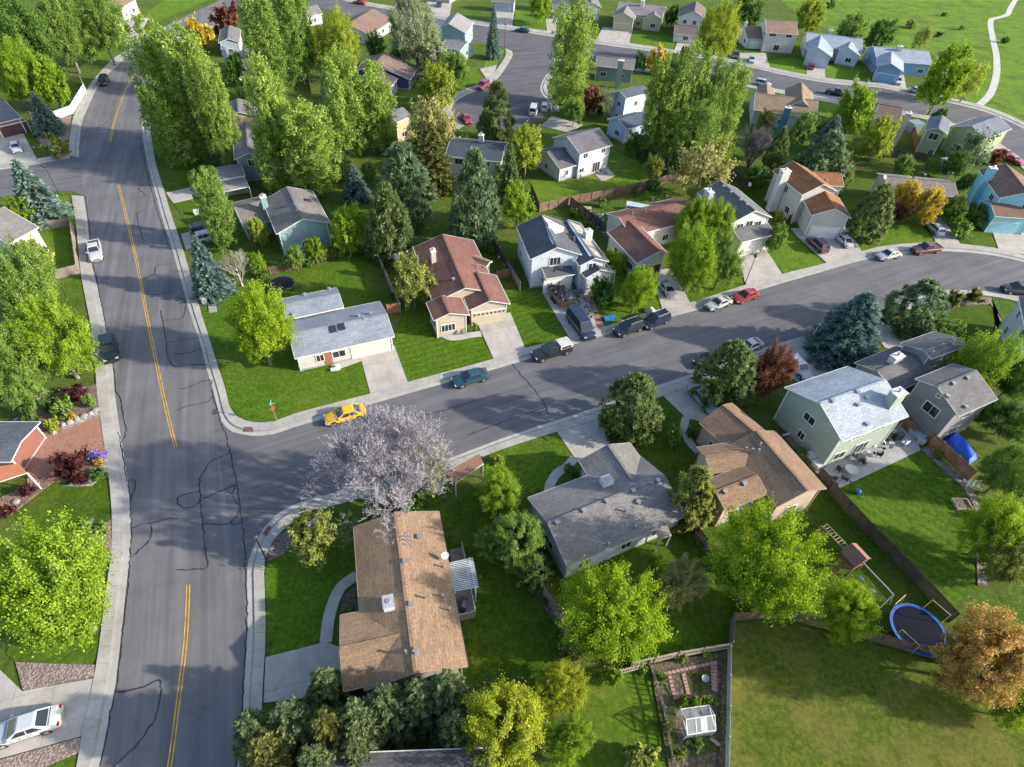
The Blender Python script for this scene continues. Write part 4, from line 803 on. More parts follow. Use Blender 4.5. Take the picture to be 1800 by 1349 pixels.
def tree(kind, col, x0, y0, x1, y1, label, name=None, group=None, clear=None, cat=None, bark=None, cap=None):
    """crown box in photo pixels -> a tree standing on the ground under it, with its own size in metres"""
    cx, cy = (x0 + x1) / 2, (y0 + y1) / 2
    d = ray(cx, cy).normalized(); phi = math.asin(-d.z); zc = 3.0
    for _ in range(8):
        c = G(cx, cy, zc); s = FPX / depth(c) ; rx = (x1 - x0) / 2 / s; ext = (y1 - y0) / 2 / s
        # vertical half extent seen in the image: sqrt((rx sin)^2 + (rz cos)^2)
        rz2 = (ext * ext - (rx * math.sin(phi)) ** 2); rz = math.sqrt(max(rz2, 0)) / math.cos(phi)
        rz = max(rz, (.62 if kind[0] in 'bt' else .9) * rx); rz = min(rz, cap or 11.0, rx * {'b': 1.25, 't': 1.2, 'po': 2.5}.get(kind if kind == 'po' else kind[0], 9))
        if phi > .80: rz = min(rz, rx * {'s': 1.75 if 'junip' in col else 1.45, 'p': 1.5, 'b': .92, 't': .9}[{'po': 's', 'ju': 's'}.get(kind, kind[0])] * (1 + max(0, 1.05 - phi)))
        cl = clear if clear is not None else (.02 if kind[0] in 'sj' else .08 if kind[0] == 'p' else .30) * rz * (1 if kind != 'bS' else .1)
        zc = rz + cl
    g0 = G(cx, cy, zc); g0.z = 0
    small = rz + rx < 2.6
    name = name or ('shrub' if small else {'sp': 'spruce_tree', 'sL': 'spruce_tree', 'ju': 'juniper_tree', 'pi': 'pine_tree', 'pr': 'pine_tree', 'po': 'poplar_tree', 'tw': 'bare_tree', 'tb': 'bare_tree', 'ts': 'bare_tree'}.get(kind, 'broadleaf_tree'))
    L = PROTO[kind]; NT[kind] = NT.get(kind, -1) + 1; me = L[NT[kind] % len(L)]
    e = empty(name, g0, rnd.uniform(0, 6.28) if kind != 'po' else rnd.uniform(0, 6.28)); tag(e, label, cat or ('shrub' if name == 'shrub' else 'tree'), group)
    cr = bpy.data.objects.new('crown' if name != 'shrub' else 'foliage', me); COL.objects.link(cr); cr.parent = e; cr.scale = (rx, rx, rz); cr.location = (0, 0, zc)
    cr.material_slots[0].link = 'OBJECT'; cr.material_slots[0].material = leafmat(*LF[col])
    H = zc * 1.05 if kind[0] != 'b' and kind != 'th' else zc
    if not (kind == 'bS' and rx < .9):
        t = bpy.data.objects.new('trunk' if name != 'shrub' else 'stem', TRUNK); COL.objects.link(t); t.parent = e; k = min(1.5, .55 + rx * .18); tw = H * .75 * (1.0 if kind != 'po' else .55) ; t.scale = (tw, tw, H)
        if bark is not None or kind in ('tw', 'tb', 'ts'): t.material_slots[0].link = 'OBJECT'; t.material_slots[0].material = bark or leafmat(*LF[col])
    return e
TREES = [
 # west side of the main road
 ('bL','deep',-40,-30,95,130,'big dark grey green tree filling the top left corner'), ('bL','mid',60,-20,150,120,'dull green spreading tree second from the top left corner'), ('bL','bright',-10,62,75,190,'yellow green tree at the left edge above the blue roofed house'), ('bM','bright',55,90,120,190,'yellow green tree beside the white vinyl fence'),
 ('bL','mid',122,-20,222,92,'leafy green tree with leaning trunk on the lawn by the top left road bend'), ('sp','spruce',45,168,104,234,'dark blue green spruce in front of the maroon garage',None,None,0), ('bS','olive',78,238,122,274,'clipped olive oval hedge bush on the corner island','shrub',None,0),
 ('sp','spruce',8,282,104,392,'large grey green spruce at the left side street corner',None,None,0), ('bM','bright',14,342,62,394,'small bright bush tree below the grey green spruce'), ('bL','mid',-30,430,105,570,'huge spreading green ash at the left edge, upper crown'), ('bL','bright',20,505,152,672,'huge spreading bright ash leaning over the sidewalk by the green suv'), ('bL','mid',-40,560,80,720,'broad green ash crown at the left edge below the other ash'),
 ('bS','olive',40,420,88,470,'olive bush in the fenced left yard','shrub',None,0), ('bL','bright',-30,892,206,1182,'large vivid yellow green maple at the left edge above the white sedan'),
 ('bS','maroon',88,788,155,845,'spiky maroon smokebush by the brick driveway','shrub',None,0), ('bS','maroon',128,830,156,852,'round dark maroon barberry below the smokebush','shrub',None,0), ('bS','maroon',32,850,62,876,'maroon barberry at the top of the dark lawn','shrub',None,0), ('bS','maroon',0,885,26,908,'maroon barberry at the left edge above the maple','shrub',None,0), ('bS','purple',155,792,188,812,'low mat of purple flowers beside the sidewalk','flower_patch',None,0,'flowers'), ('bS','goldn',166,804,184,820,'small golden clump next to the purple flowers','shrub',None,0),
 ('bS','mid',94,698,132,738,'green shrub in the rock garden','shrub',None,0), ('bS','maroon',110,680,148,704,'dark purple shrub at the top of the rock garden','shrub',None,0), ('bS','yel',80,732,106,760,'yellow flowering clump by the rock border','shrub',None,0), ('bS','deep',70,695,100,725,'dark green shrub in the rock garden','shrub',None,0), ('bS','goldn',120,724,134,740,'tiny yellow clump on the rock border','shrub',None,0), ('bS','mid',148,690,168,720,'green tuft beside the sidewalk in the rock garden','shrub',None,0), ('bS','deep',40,715,66,745,'dark shrub at the left of the rock garden','shrub',None,0), ('bS','deep',155,825,185,846,'low green juniper mat by the dark lawn','shrub',None,0), ('bS','willow',141,910,166,934,'pale blue grey dwarf spruce at the lawn corner','shrub',None,0), ('bS','mid',164,918,190,942,'small green mound next to the dwarf spruce','shrub',None,0),
 # poplars east of the road
 ('po','poplar',236,35,330,262,'tall poplar closest to the main road bend, at the left of its stand','poplar_tree'), ('po','poplar',296,60,392,270,'tall poplar at the right of the stand by the road bend','poplar_tree'), ('po','poplar',338,105,412,285,'shorter poplar leaning right over the grey roofed house','poplar_tree'), ('po','mid',252,150,345,284,'darker lower poplar at the foot of the roadside stand','poplar_tree'),
 ('po','mid',425,-30,505,200,'tall dark poplar at the top, left of the pale trunked one','poplar_tree'), ('po','mid',480,-40,556,150,'tall dark poplar with pale trunk at the top','poplar_tree'), ('po','poplar',437,118,522,320,'bright tall poplar above the teal house','poplar_tree'), ('po','poplar',495,190,602,338,'wide rounded poplar low in the central stand','poplar_tree'), ('po','poplar',560,100,645,268,'bright poplar left of the twin pair before the navy house','poplar_tree'), ('po','poplar',612,122,702,258,'bright poplar right of the twin pair before the navy house','poplar_tree'), ('po','poplar',440,230,520,335,'low bushy poplar beside the grey house eave','poplar_tree'),
 ('bL','yel',548,20,630,132,'rounded yellow green tree beside the tall dark poplar'), ('bL','willow',682,-10,775,105,'pale silvery willow between the brown and teal houses'), ('bM','willow',715,70,800,118,'lower pale willow bush by the navy roof'), ('bM','mid',768,92,832,142,'green bush tree beside the cul de sac lawn'), ('bM','yel',736,112,804,184,'yellow green tree next to the navy house'), ('th','khaki',712,170,806,268,'thin pale olive tree before the narrow tan house'), ('sp','spruce',851,14,884,98,'tall dark spruce on the corner lawn by the far street',None,None,0),
 ('bS','rust',372,10,426,62,'dark red brown leafy tree near the maroon suv','broadleaf_tree'), ('bS','goldn',326,36,372,86,'small orange yellow tree behind the roadside poplars','broadleaf_tree'), ('bM','deep',395,95,432,140,'dark tree by the white chimney'), ('bM','mid',415,135,460,190,'green tree wrapping the beige gabled house'), ('th','willow',425,100,460,150,'pale thin tree beside the dark tree'),
 ('sp','bspruce',595,290,652,352,'small deep blue spruce below the central poplars',None,None,0), ('sp','spruce',556,130,590,190,'pale spire spruce among the poplar trunks',None,None,0), ('pi','pineg',655,258,764,388,'broad grey green pine in the middle back yard',None,None,.1), ('ju','junipy',719,224,801,338,'olive yellow spruce spire left of the long blue roof',None,None,0), ('pi','pineg',786,272,882,424,'tall grey green pine before the long blue roofed house'), ('pi','pine',838,150,908,248,'dark pine at the edge of the cul de sac'), ('bM','yel',892,200,958,322,'tall yellow green tree left of the grey two storey house'), ('sp','pine',872,258,922,352,'dark spire spruce below the yellow green tree',None,None,0), ('bM','bright',880,316,938,402,'bright green bushy tree by the back fence corner'), ('pi','pine',640,330,725,452,'sunlit olive pine at the back fence of the blue grey roofed house'), ('bM','deep',690,275,740,330,'dark green tree behind the grey green pine'), ('bM','deep',715,225,790,265,'dark bushes beside the narrow tan house'), ('bM','deep',655,225,690,262,'dark round bush beside the poplar trunks'),
 ('bM','bright',575,356,642,450,'bright green tree with a thin trunk by the teal house'), ('bM','bright',535,412,572,464,'small bright tree at the picket fence post'), ('bM','mid',500,425,536,478,'small leafy tree just left of the fence post'), ('po','mid',344,302,416,432,'green column shaped tree in front of the white suv','broadleaf_tree'), ('bM','yel',432,374,472,436,'yellow green column tree before the teal wall'), ('bM','bright',438,434,470,492,'small bright green tree by the fence end'), ('sp','bspruce',320,415,402,524,'pale blue spruce beside the main road sidewalk',None,None,0), ('tw','bare',388,430,442,508,'leafless white birch behind the blue spruce'), ('bS','rust',372,470,402,500,'brownish shrub at the foot of the birch','shrub',None,0), ('bL','lime',390,498,512,642,'big bright yellow green maple at the left of the blue grey roofed house'), ('bM','olive',688,442,762,542,'olive green tree between two houses beside the long fence'), ('bS','deep',640,436,664,458,'dark bush in the fence corner','shrub',None,0),
 ('po','poplar',958,8,1052,180,'tall two lobed poplar standing at the cul de sac'), ('bS','rust',1018,154,1062,202,'red brown shrub under the cul de sac poplar','shrub',None,0), ('tw','bare',1052,148,1094,212,'leafless white birch by the blue grey house'), ('po','poplar',1125,95,1192,285,'left poplar of the big stand behind the pale blue house'), ('po','poplar',1165,92,1240,270,'second poplar from the left in the big right hand stand'), ('po','mid',1212,108,1276,285,'third poplar in the big right hand stand'), ('po','poplar',1250,118,1310,268,'right most poplar of the big right hand stand'), ('po','mid',1176,185,1262,300,'low poplar at the foot of the big right hand stand'), ('bS','goldn',1135,88,1178,128,'small golden orange tree behind the big poplar stand','broadleaf_tree'), ('bS','maroon',1182,88,1218,116,'dark red shrub beyond the golden tree','shrub',None,0), ('bM','deep',1115,85,1140,130,'dark hedge tree beside the dark green grey house'), ('th','khaki',1178,250,1294,345,'sparse yellow green tree with bare limbs below the big poplars'), ('th','yel',1240,235,1295,300,'thin yellow green tree right of the big poplars'),
 ('bL','yel',1220,8,1304,100,'dense round yellow green tree on the far street'), ('bM','bright',925,-30,972,30,'bright green tree at the top behind the teal car'), ('bM','deep',1170,0,1196,50,'dark narrow tree between two far street houses'), ('bM','yel',1398,0,1452,52,'pale yellow tree behind the two storey far house'), ('bM','deep',1285,-10,1345,42,'dark tree at the top meadow edge'), ('bM','mid',1470,28,1522,82,'round green tree at the meadow edge'), ('bM','deep',1520,36,1572,84,'grey green tree right of the round meadow tree'), ('th','olive',1606,46,1642,86,'slim small tree in the meadow'), ('bM','bright',1626,78,1708,190,'yellow green tree by the blue house and the street'), ('th','yel',1684,108,1734,172,'thin yellow tree near the meadow path'), ('bM','deep',1020,-25,1045,30,'dark tree between the white house and the duplex'),
 ('bM','bright',1472,152,1538,232,'bright yellow green tree before the far street'), ('sp','spruce',1428,205,1492,268,'small dark blue spruce behind the brown house'), ('bM','yel',1516,200,1578,288,'pale yellow green tree in the back yards'), ('bM','mid',1388,190,1432,262,'green tree by the blue chimney'), ('pi','pineg',1400,235,1500,330,'big dark grey green pine behind the white and rust house'), ('pi','pine',1345,228,1388,302,'sunlit pine between the lilac bare tree and the big dark pine'), ('tb','greybare',1296,212,1356,308,'grey leafless tree in the back yards right of the poplars'), ('bM','deep',1310,290,1360,330,'dark bush tree behind the dark grey roof'), ('bM','olive',1455,280,1500,330,'olive tree behind the orange roofs'), ('bM','deep',1640,190,1665,215,'dark tree beside the sage green house'),
 ('bL','bright',1188,334,1256,428,'bright green tree top left of the clump before the grey chimney'), ('bL','bright',1238,342,1300,436,'bright green tree top right of the clump before the grey chimney'), ('bL','bright',1172,396,1268,506,'bright green tree low left of the clump before the grey chimney'), ('bL','mid',1234,410,1308,508,'duller green tree low right of the clump before the grey chimney'), ('bM','lime',1056,440,1106,478,'yellow green bush above the larger one by the stripped roof house'), ('bL','lime',1082,468,1158,548,'large yellow green bush by the driveway of the white coupe'), ('bS','deep',1038,490,1088,538,'dark green shrub left of the yellow green bush','shrub',None,0), ('bM','mid',1348,392,1388,442,'green bush at the corner of the white house'), ('bS','yel',1360,370,1378,392,'yellow bush beside the grey house wall','shrub',None,0), ('bS','willow',1365,330,1392,375,'pale bush between the grey roof and the rust roof','broadleaf_tree'),
 ('pi','pine',1498,328,1572,422,'dark bushy pine left of the golden tree'), ('bM','goldn',1570,314,1616,372,'golden yellow tree, left one of the pair'), ('bM','goldn',1608,325,1660,392,'golden yellow tree, right one of the pair'), ('bS','rust',1560,355,1600,395,'brown leafed bush below the golden trees','shrub',None,0), ('th','pineg',1680,222,1740,305,'ragged dark conifer before the sage green house'), ('bM','deep',1655,345,1705,392,'dark shrub tree left of the cyan house'), ('bM','deep',1690,360,1740,392,'dark green shrub under the cyan wall'), ('bS','mid',1672,390,1712,420,'hedge bush along the drive of the silver wagon','shrub',None,0), ('bM','deep',1660,265,1700,310,'dark bush in the yard below the sage green house'), ('bS','rust',1735,265,1768,290,'brown bush beside the red cars','shrub',None,0),
 # south side
 ('sL','bspruce',1436,508,1562,638,'large dense blue spruce beside the street curve',None,None,0), ('pr','pineg',1560,494,1666,582,'wide grey green pine right of the large blue spruce',None,None,0), ('bS','junipy',1664,512,1694,542,'dark olive bush, left one of two by the curve','shrub',None,0), ('bS','junipy',1696,506,1730,536,'dark olive bush, right one of two by the curve','shrub',None,0), ('pr','pine',1222,594,1338,716,'round dark pine beside the silver blue sedan',None,None,0), ('bL','rust',1314,600,1396,702,'red brown leafed tree beside the white wagon'), ('pr','pine',1054,650,1170,772,'round dark pine by the wide shared driveway',None,None,0), ('bS','mid',1172,752,1204,786,'small green bush on the dark lawn','shrub',None,0), ('bS','mid',1205,745,1228,772,'dark rounded bush by the curved path','shrub',None,0),
 ('tb','lilac',560,715,808,948,'big leafless lilac grey tree over the street corner'), ('bM','olive',494,884,594,992,'round olive tree at the street corner bed'), ('ts','bare',580,900,642,965,'pale twiggy shrub beside the tan roof'), ('th','olive',690,760,800,880,'faint green undergrowth tree inside the lilac grey tree'), ('bS','deep',635,885,690,930,'dark evergreen bush under the lilac grey tree','shrub',None,0), ('bS','deep',690,870,750,900,'dark low shrub row above the tan roof','shrub',None,0), ('bL','bright',836,812,934,905,'bright green tree, top one of three beside the grey roof'), ('bL','mid',862,868,974,1015,'green tree, largest of three beside the grey roof'), ('bL','mid',832,895,905,1005,'green tree, lower left of three beside the tan roof yard'), ('pr','pine',902,968,976,1036,'small dark juniper below the three green trees',None,None,0), ('pi','olive',1172,812,1264,928,'loose olive pine between the grey and the brown roofs'), ('bS','yel',865,800,890,822,'yellow flowering bush beside the shed','shrub',None,0),
 ('bL','lime',1238,880,1445,1102,'largest vivid lime green tree below the brown roofs'), ('bL','lime',1436,992,1548,1132,'lime green tree beside the blue trampoline fence'), ('bL','khaki',1152,962,1244,1082,'khaki brown green tree between the two lime trees'), ('bL','lime',976,982,1178,1192,'broad lime green tree below the long grey roof'), ('bM','bright',1060,1160,1098,1222,'bright bush at the garden fence corner'), ('bS','olive',975,1120,1030,1170,'dull bush under the broad lime tree','shrub',None,0),
 ('ju','junip',401,1212,505,1378,'dark juniper at the left end of the bottom hedge',None,None,0), ('ju','junipy',419,1269,533,1408,'yellow tipped juniper at the bottom edge',None,None,0), ('ju','junip',463,1199,569,1353,'grey green juniper second in the bottom hedge',None,None,0), ('ju','junip',533,1149,615,1270,'upright juniper by the concrete drive',None,None,0), ('ju','junipy',532,1224,633,1353,'golden tipped juniper in the middle of the bottom hedge',None,None,0), ('ju','junip',582,1199,685,1343,'wide grey green juniper in the bottom hedge',None,None,0), ('ju','junip',632,1174,731,1318,'juniper below the tan roof gable',None,None,0), ('ju','junip',689,1169,783,1298,'dark juniper right of the tan roof gable',None,None,0), ('ju','junip',739,1156,835,1288,'last juniper of the bottom hedge beside the gold tree',None,None,0), ('ju','junip',507,1284,613,1418,'juniper cut by the bottom edge',None,None,0), ('ju','junip',757,1234,843,1338,'low dark juniper above the ribbed roof',None,None,0), ('ju','junip',587,1274,673,1378,'juniper pressed against the ribbed roof',None,None,0),
 ('bL','gold',806,1165,985,1365,'large golden yellow tree at the bottom edge'), ('bL','gold',930,1160,1035,1260,'smaller golden tree right of the large one'), ('bL','bright',955,1235,1045,1360,'green tree in front of the golden pair'), ('bS','olive',1092,1292,1156,1365,'pale olive bush at the bottom of the small lawn','shrub',None,0),
 ('bL','bright',1672,582,1780,705,'yellow green tree behind the dark grey stepped roofs'), ('bL','deep',1750,615,1830,705,'dark tree at the right edge beside the pale house'), ('bL','deep',1725,690,1830,775,'dark green tree at the right edge above the blue tarp'), ('bL','mid',1722,765,1832,880,'soft green tree at the right edge below the blue tarp'), ('bL','lime',1705,852,1815,1012,'lime tree at the right edge beside the gravel strip'), ('bL','olive',1730,940,1830,1040,'olive tree at the right edge above the orange one'), ('bL','orange',1662,1035,1830,1262,'orange bronze tree at the lower right edge'), ('bL','lime',1750,1190,1830,1290,'lime green bush at the lower right corner'), ('bM','mid',1625,560,1690,600,'low green hedge behind the stepped roofs'),
 ('bS','bright',1191,1222,1213,1244,'round garden shrub, first of four in a row'), ('bS','bright',1213,1221,1234,1243,'round garden shrub, second of four in a row'), ('bS','bright',1234,1221,1253,1240,'round garden shrub, third of four in a row'), ('bS','mid',1250,1224,1268,1242,'round garden shrub, last of four in a row'), ('bS','mid',1208,1290,1240,1318,'leafy bush below the greenhouse','shrub',None,0), ('bS','mid',1257,1245,1272,1285,'leafy vine bush beside the greenhouse','shrub',None,0), ('bS','deep',1150,1180,1172,1200,'leafy plant at the garden corner','shrub',None,0), ('bS','olive',1160,1255,1180,1300,'weedy shrub by the garden edge','shrub',None,0), ('bS','olive',1185,1310,1210,1340,'dry shrub at the bottom of the garden','shrub',None,0),
]
for q in TREES:
    if not q: continue
    k, c, x0, y0, x1, y1, lab = q[:7]; nm = q[7] if len(q) > 7 else None; bk = q[8] if len(q) > 8 else None; cl = q[9] if len(q) > 9 else None; ct = q[10] if len(q) > 10 else None
    if 'garden shrub' in lab: nm = 'shrub'; cl = 0
    tree(k, c, x0, y0, x1, y1, lab, nm, None, cl, ct, PALEBARK if ('birch' in lab or 'pale trunk' in lab) else None)
# meadow and yard scrub: scattered small bushes as things
g2 = random.Random(11)
for i in range(16):
    x = g2.uniform(1440, 1795); y = g2.uniform(2, 150)
    lim = 20 + (x - 1440) * .38
    if y > lim - 10 or abs(x - 1745) < 12: continue
    s = g2.uniform(5, 10); tree('bS', g2.choice(('olive', 'mid', 'deep')), x - s, y - s * .5, x + s, y + s * .5, 'low scrubby bush scattered over the green meadow', 'shrub', 'meadow bushes', 0)

# undergrowth of the back yards: many similar trees and shrubs, each a thing of its own
for i, (x, y, k, c) in enumerate(((600,290,'bM','mid'),(580,190,'bM','deep'),(648,300,'bM','mid'),(700,345,'bM','deep'),(735,395,'bM','deep'),(770,205,'th','olive'),(745,160,'bM','mid'),(815,255,'bM','deep'),(700,95,'bM','mid'),(660,80,'bM','deep'),(600,150,'th','olive'),(560,285,'bM','mid'),(540,340,'bM','deep'),(470,205,'bM','mid'),(405,130,'bM','mid'),(1010,195,'bM','mid'),(1120,255,'bM','deep'),(1150,290,'bM','olive'),(1330,255,'bM','deep'),(1385,310,'bM','mid'),(1480,265,'bM','mid'),(1555,265,'bM','olive'),(1590,290,'bM','mid'),(1640,290,'bM','mid'),(1500,190,'bM','mid'),(1350,210,'bM','olive'),(1450,225,'bM','olive'),(1700,320,'bM','deep'),(640,165,'bM','mid'),(885,305,'bM','mid'),(1215,300,'bM','olive'),(1265,285,'bM','mid'))):
    s = rnd.uniform(13, 21); tree(k, c, x - s, y - s * 1.05, x + s, y + s, 'small leafy tree crowded among the back yards beyond the first row of houses', 'broadleaf_tree', 'back yard undergrowth trees')
for i, (x, y, c) in enumerate(((465,482,'deep'),(545,462,'mid'),(590,446,'olive'),(632,440,'deep'),(665,462,'deep'),(672,480,'mid'),(690,520,'deep'),(745,470,'mid'),(862,440,'deep'),(885,470,'mid'),(1010,375,'deep'),(1035,400,'deep'),(1060,358,'mid'),(1120,335,'olive'),(1150,325,'mid'),(1215,935,'deep'),(1230,955,'mid'),(1255,985,'deep'),(960,1055,'deep'),(985,1095,'mid'),(1005,1130,'deep'),(1130,1178,'mid'),(1200,1160,'olive'),(1240,1152,'mid'),(1620,1145,'deep'),(1650,1155,'olive'),(1720,940,'deep'),(1728,985,'olive'),(1712,905,'mid'),(1650,800,'mid'),(1395,742,'mid'),(1408,800,'mid'),(630,1045,'deep'),(615,1068,'mid'),(1000,822,'mid'),(1010,835,'deep'))):
    s = rnd.uniform(7, 12); tree('bS', c, x - s, y - s, x + s, y + s * .8, 'small shrub planted along a fence, path or house wall', 'shrub', 'fence and wall shrubs', 0)
for i, (x, y, c) in enumerate(((800,583,'mid'),(812,581,'mid'),(824,578,'mid'),(835,575,'mid'))): tree('bS', c, x - 7, y - 7, x + 7, y + 5, 'green foundation shrub in the row before the beige house wall', 'shrub', 'foundation shrubs of the beige house', 0)
for i, (x, y) in enumerate(((578,634),(592,630),(606,626),(618,623))): tree('bS', 'maroon', x - 7, y - 4, x + 7, y + 4, 'low red flowering clump before the corner house wall', 'flower_patch', 'red flowers of the corner house', 0, 'flowers')

for i in range(22):
    t = (i % 11) / 10; x, y = ((1162 + 22 * t, 1196 + 32 * t) if i < 11 else (1212 + 34 * t, 1186 - 4 * t)); x += rnd.uniform(-3, 3); y += rnd.uniform(-2, 2)
    tree('bS', rnd.choice(('bright', 'mid')), x - 3.2, y - 3, x + 3.2, y + 2.5, 'small green vegetable plant in the rows of the garden plot', 'vegetable_plant', 'vegetable plants', 0, 'plant')
# ------------------------------------------------------------------ vehicles
def loft(b, rings, mat, close=True):
    for A, B_ in zip(rings, rings[1:]):
        n = len(A)
        for i in range(n if close else n - 1): b.face([A[i], A[(i + 1) % n], B_[(i + 1) % n], B_[i]], mat)
    b.face(rings[0][::-1], mat); b.face(rings[-1], mat)
PAINT0 = plain((.5, .5, .5), .25, nm='car_paint', coat=.6, var=.03)
CT = {  # L, W, H, belt, cabin belt (rear, front), cabin roof (rear, front), nose height, tail height
 'sedan': (4.8, 1.82, 1.44, .95, (-1.75, 1.05), (-1.0, .22), .72, .86), 'coupe': (4.6, 1.82, 1.34, .92, (-1.85, .95), (-.85, .05), .70, .90), 'suv': (4.7, 1.86, 1.74, 1.06, (-2.22, 1.15), (-2.0, .40), .88, 1.04),
 'wagon': (4.75, 1.80, 1.50, .96, (-2.2, 1.05), (-1.85, .25), .76, .94), 'van': (5.4, 2.0, 2.0, 1.12, (-2.6, 1.85), (-2.5, .95), .92, 1.1), 'pickup': (5.5, 1.9, 1.75, 1.06, (-.75, 1.25), (-.55, .55), .92, 1.0) }
CARS = {}
def carproto(kind):
    L, Wd, H, bz, cb, cr, nz, tz = CT[kind]; hl, hw = L / 2, Wd / 2; root = empty('parked_car', (0, 0, -200))
    def ring(x, zt, wd, zb=.26):
        return [Vector((x, -wd * .90, zb)), Vector((x, -wd, zb + .16)), Vector((x, -wd, zt - .20)), Vector((x, -wd * .93, zt - .05)), Vector((x, -wd * .62, zt + .012)), Vector((x, 0, zt + .03)),
                Vector((x, wd * .62, zt + .012)), Vector((x, wd * .93, zt - .05)), Vector((x, wd, zt - .20)), Vector((x, wd, zb + .16)), Vector((x, wd * .90, zb)), Vector((x, 0, zb - .04))]
    b = MB(); xs = [(-hl, tz - .30, hw * .80), (-hl + .06, tz - .10, hw * .90), (-hl + .25, tz, hw * .96), (-hl + .7, bz - .01 if kind != 'pickup' else tz, hw), (-.8, bz, hw), (0, bz, hw), (cb[1], bz - .02, hw), (hl - .75, (nz + bz) / 2 - .01, hw * .985), (hl - .28, nz, hw * .93), (hl - .06, nz - .10, hw * .84), (hl, nz - .26, hw * .74)]
    loft(b, [ring(*q) for q in xs], PAINT0)
    # cabin shell
    w0, w1 = hw * .90, hw * (.70 if kind not in ('van', 'suv') else .76)
    lo = [Vector((cb[0], -w0, bz - .03)), Vector((cb[1], -w0, bz - .03)), Vector((cb[1], w0, bz - .03)), Vector((cb[0], w0, bz - .03))]
    up = [Vector((cr[0], -w1, H - .05)), Vector((cr[1], -w1, H - .05)), Vector((cr[1], w1, H - .05)), Vector((cr[0], w1, H - .05))]
    for i in range(4): b.face([lo[i], lo[(i + 1) % 4], up[(i + 1) % 4], up[i]], PAINT0)
    top = [p.lerp(Vector(((cr[0] + cr[1]) / 2, 0, H - .05)), .14) + Vector((0, 0, .06)) for p in up]
    for i in range(4): b.face([up[i], up[(i + 1) % 4], top[(i + 1) % 4], top[i]], PAINT0)
    b.face(top, PAINT0)
    # wheel arches (dark) and bumper line
    for x in (-hl + .95, hl - .95):
        for s in (-1, 1): b.tube((x, s * (hw - .12), .36), (x, s * (hw + .006), .36), .40, .40, BLACK, 14)
    b.box((0, 0, .24), (L * .9, Wd * .8, .12), BLACK)
    for s in (-1, 1): b.box((.2, s * (hw + .004), .42), (L * .5, .012, .05), BLACK)
    b.box((hl - .03, 0, .52), (.08, Wd * .5, .14), BLACK); b.box((-hl + .03, 0, .50), (.06, .5, .12), plain((.5, .5, .5), .5))
    if kind == 'pickup':
        x0, x1 = -hl + .12, cb[0] - .08; bedm = plain((.05, .05, .055), .7, nm='truck_bed')
        b.box(((x0 + x1) / 2, 0, tz + .03), (x1 - x0, Wd * .78, .03), bedm)
        for s in (-1, 1): b.box(((x0 + x1) / 2, s * hw * .86, tz + .06), (x1 - x0, .14, .12), PAINT0)
        b.box((x0 + .03, 0, tz + .06), (.09, Wd * .82, .12), PAINT0)
    if kind in ('suv', 'wagon'):
        for s in (-1, 1): b.path([Vector((cr[0] + .2, s * w1 * .82, H + .05)), Vector((cr[1] - .2, s * w1 * .82, H + .05))], .022, plain((.12, .12, .125), .4, .5, nm='rail'), 5)
    # panel gaps: bonnet, boot lid and doors
    b.box((cb[1] + .08, 0, bz + .008), (.025, Wd * .80, .03), BLACK)
    if kind in ('sedan', 'coupe'): b.box((cb[0] - .05, 0, bz + .008), (.025, Wd * .76, .03), BLACK)
    for s in (-1, 1):
        for x in ((cb[1] - .35, (cb[0] + cb[1]) / 2 - .05) + ((cb[0] + .5,) if kind != 'pickup' else ())): b.box((x, s * (hw + .002), .66), (.022, .012, .46), BLACK)
        for x in (cb[1] - .95,): b.box((x, s * (hw + .012), .80), (.16, .02, .035), BLACK)
        b.box((cb[1] + (hl - cb[1]) / 2 - .05, s * hw * .78, (nz + bz) / 2 + .012), (hl - cb[1] - .5, .016, .02), BLACK)
    b.box((hl - .02, 0, .34), (.06, Wd * .74, .06), BLACK); b.box((-hl + .03, 0, .36), (.06, Wd * .74, .06), BLACK)
    body = b.build('body', root, off=(0, 0, 0))
    # glass panels
    def panel(nm, q, mg=.10, split=None):
        f = MB(); c = sum(q, Vector()) / 4; nn = (q[1] - q[0]).cross(q[3] - q[0]).normalized()
        if nn.dot(c - Vector(((cb[0] + cb[1]) / 2, 0, .9))) < 0: nn = -nn
        def at(u, v): return q[0].lerp(q[1], u).lerp(q[3].lerp(q[2], u), v) + nn * .012
        spans = split or [(mg, 1 - mg)]
        for a, e in spans: f.face([at(a, .10), at(e, .10), at(e, .90), at(a, .90)], GLASS)
        f.build(nm, root, off=(0, 0, 0))
    panel('windshield', [lo[1], lo[2], up[2], up[1]], .06); panel('rear_window', [lo[0], lo[3], up[3], up[0]], .08)
    sp = {'sedan': [(.10, .46), (.50, .88)], 'coupe': [(.14, .88)], 'suv': [(.05, .30), (.33, .60), (.63, .92)], 'wagon': [(.06, .30), (.33, .60), (.63, .92)], 'van': [(.04, .32), (.35, .64), (.67, .95)], 'pickup': [(.08, .40), (.46, .92)]}[kind]
    panel('side_window', [lo[0], lo[1], up[1], up[0]], split=sp); panel('side_window', [lo[3], lo[2], up[2], up[3]], split=sp)
    for x in (-hl + .95, hl - .95):
        for s in (-1, 1):
            wv = MB(); wv.tube((x, s * (hw - .22), .33), (x, s * (hw + .01), .33), .33, .33, TYRE, 16); o = wv.build('wheel', root, off=(0, 0, 0))
            rv = MB(); rv.tube((x, s * (hw - .02), .33), (x, s * (hw + .022), .33), .21, .19, RIM, 10); q = rv.build('rim', None, off=(0, 0, 0)); q.parent = o
